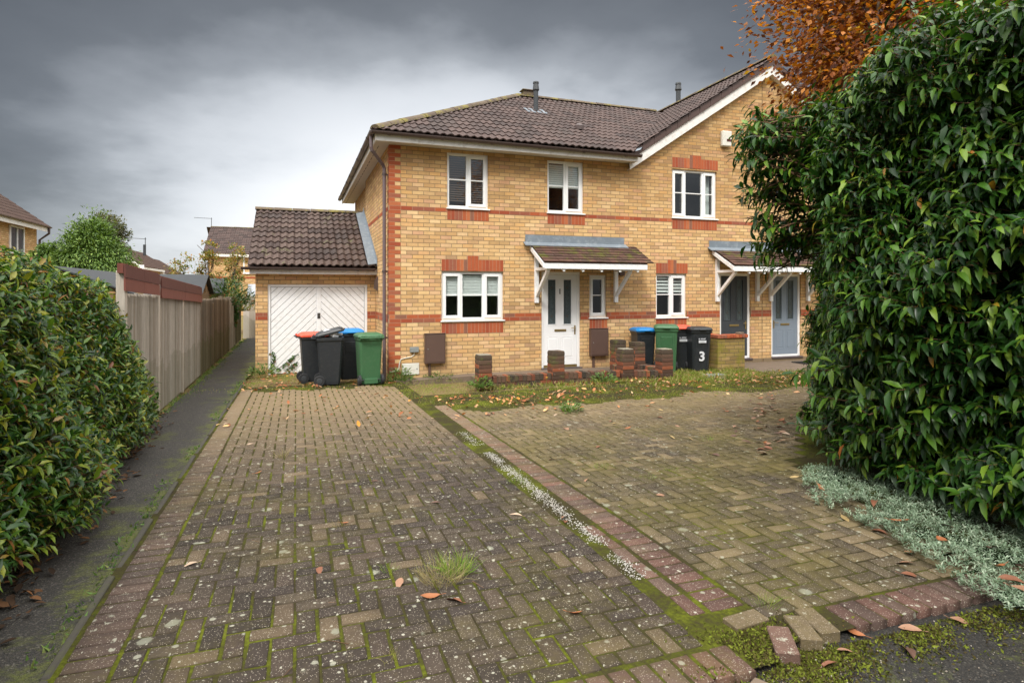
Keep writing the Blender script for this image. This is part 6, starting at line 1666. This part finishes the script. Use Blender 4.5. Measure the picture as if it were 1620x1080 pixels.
for (x, y, k, s) in [(-.55, 3.75, 3, .9), (.12, 3.42, 0, 1), (.62, 2.93, 4, 1.2), (.72, 2.86, 0, 1.3), (.50, 3.12, 1, 1.1), (.74, 3.2, 1, 1.0), (1.40, 3.85, 3, 1.1), (-.3, 5.6, 4, .8), (.3, 4.1, 4, .7), (-.8, 8.1, 3, 1), (.35, 7.6, 1, .8), (1.1, 9.7, 1, 1), (.9, 8.0, 3, .9), (1.69, 3.7, 1, 1.1), (1.66, 3.62, 0, 1.0), (1.0, 10.2, 3, .9), (-.2, 9.6, 1, .8), (.6, 5.0, 5, .9), (.95, 4.3, 5, .8), (-.45, 6.8, 3, .9), (1.3, 6.2, 5, .8), (1.22, 2.55, 4, .9)]:
    drop(k, x, y, 'on the herringbone driveway', 'fallen leaves on the driveway', s)
for (x, y, k, s) in [(2.55, 3.85, 1, 1.1), (2.9, 6.3, 1, 1.5), (3.4, 3.02, 6, 1.1), (3.3, 2.5, 4, 1.2), (3.05, 2.30, 0, 1.2), (3.15, 2.42, 1, 1.3), (3.42, 2.78, 0, 1.2), (2.2, 4.4, 1, .8), (2.2, 5.1, 0, .8), (4.4, 5.3, 5, 1), (3.7, 4.7, 5, 1.2), (3.6, 3.4, 3, 1.1)] + [(rl.uniform(2.2, 6), rl.uniform(5, 7.6), rl.randrange(7), rl.uniform(.7, 1.1)) for _ in range(26)]:
    drop(k, x, y, 'on the lichened forecourt', 'fallen leaves on the forecourt', s)
for (x, y, k, s) in [(3.62, 3.42, 4, 1.2), (3.7, 3.05, 0, 1.2), (3.55, 2.75, 4, 1.3), (3.5, 2.45, 4, 1.3), (3.68, 2.30, 5, 1.5), (3.45, 2.12, 4, 1.3), (3.6, 2.0, 0, 1.2), (3.75, 2.6, 5, 1.2), (3.65, 3.7, 6, 1.0), (3.35, 2.0, 0, 1.6), (3.3, 1.92, 1, 1.3)]:
    drop(k, x, y, 'in the silver ground cover', 'leaves caught in the ground cover', s, .06)
for (x, y, k, s) in [(2.45, 1.86, 5, 1.5), (2.62, 1.98, 1, 1.1), (2.9, 1.95, 1, 1.1), (2.05, 1.90, 0, 1), (2.35, 2.04, 4, 1.1), (2.2, 1.95, 1, .9)]:
    drop(k, x, y, 'on the dark road edge', 'fallen leaves on the road edge', s, -.03)
for i in range(64):        # the drift beside the laurel
    t = rl.random(); x, y = 4.15 + 2.6 * t + rl.gauss(0, .13), 4.35 + 3.0 * t + rl.gauss(0, .16) + .3
    drop(rl.choice([0, 1, 4, 1, 3, 5, 4]), x + .05, y - .1, 'brown leaf in the drift beside the tall laurel hedge', 'leaf drift beside the laurel', rl.uniform(.8, 1.3), rl.uniform(0, .02))
finish_ranks()
# litter lying thick in the grass
n = 5600; x = rng.uniform(-.9, 9.5, n); y = rng.uniform(7.2, 13.6, n)
w = 1.3 * np.exp(-((y - np.interp(x, [2, 3, 4.5, 6, 9], [8.9, 8.1, 8.8, 9.2, 8.4])) / .55) ** 2) * (x > 1.9) + .8 * np.exp(-((x - 8.6) / 1.0) ** 2 - ((y - 8.8) / .9) ** 2) + .7 * ((x < 1.7) & (y > 11.0)) + .14
ok = (rng.uniform(0, 1, n) < w * (.6 + .8 * (snoise(x, y, 2.0, 5)))) & ~((y > 10.0) & (x > 1.7)); x, y = x[ok], y[ok]; n = len(x)
V, F = leaves(np.stack([x, y, zgv(y) + rng.uniform(.0, .03, n)], 1), np.stack([rng.normal(0, 1, n), rng.normal(0, 1, n), rng.normal(0, .25, n)], 1), np.array([0, 0, 1.0]) + rdir(n) * .5, rng.uniform(.04, .10, n), leaf_tpl(.5, -.15, .1))
tag(mesh_np('leaf_litter', V, F, M['litter']), 'thick autumn leaf litter caught in the rough grass', 'leaf litter', kind='stuff')
n = 700; y = rng.uniform(1.6, 9.6, n); x = np.interp(y, [.8, 2.6, 4, 5.8, 8, 9.6], [-1.30, -1.34, -1.40, -1.50, -1.66, -1.85]) + rng.normal(.02, .10, n)
V, F = leaves(np.stack([x, y, zgv(y) + rng.uniform(-.012, .01, n)], 1), np.stack([rng.normal(0, 1, n), rng.normal(0, 1, n), rng.normal(0, .2, n)], 1), np.array([0, 0, 1.0]) + rdir(n) * .4, rng.uniform(.03, .08, n), leaf_tpl(.45, -.15, .1))
tag(mesh_np('leaf_litter', V, F, M['litter_dull']), 'brown leaf litter gathered under the left hedge', 'leaf litter', kind='stuff')
# small yellow flower in the grass
b_ = MB(); b_.tube([(4.15, 9.86, .03), (4.16, 9.85, .17)], .004, 4)
fl0 = empty('flower', (4.15, 9.86, .04), 'small yellow flower in the grass before the low wall', 'flower'); b_.build('stem', M['weed'], fl0)
b_ = MB()
for i in range(8): a = i * .785; b_.poly([(4.16, 9.85, .17), (4.16 + .02 * math.cos(a - .3), 9.85 + .02 * math.sin(a - .3), .178), (4.16 + .032 * math.cos(a), 9.85 + .032 * math.sin(a), .182), (4.16 + .02 * math.cos(a + .3), 9.85 + .02 * math.sin(a + .3), .178)])
b_.build('petals', simple('yellow petal', (.75, .42, .02), .6, .1), fl0, recalc=False)
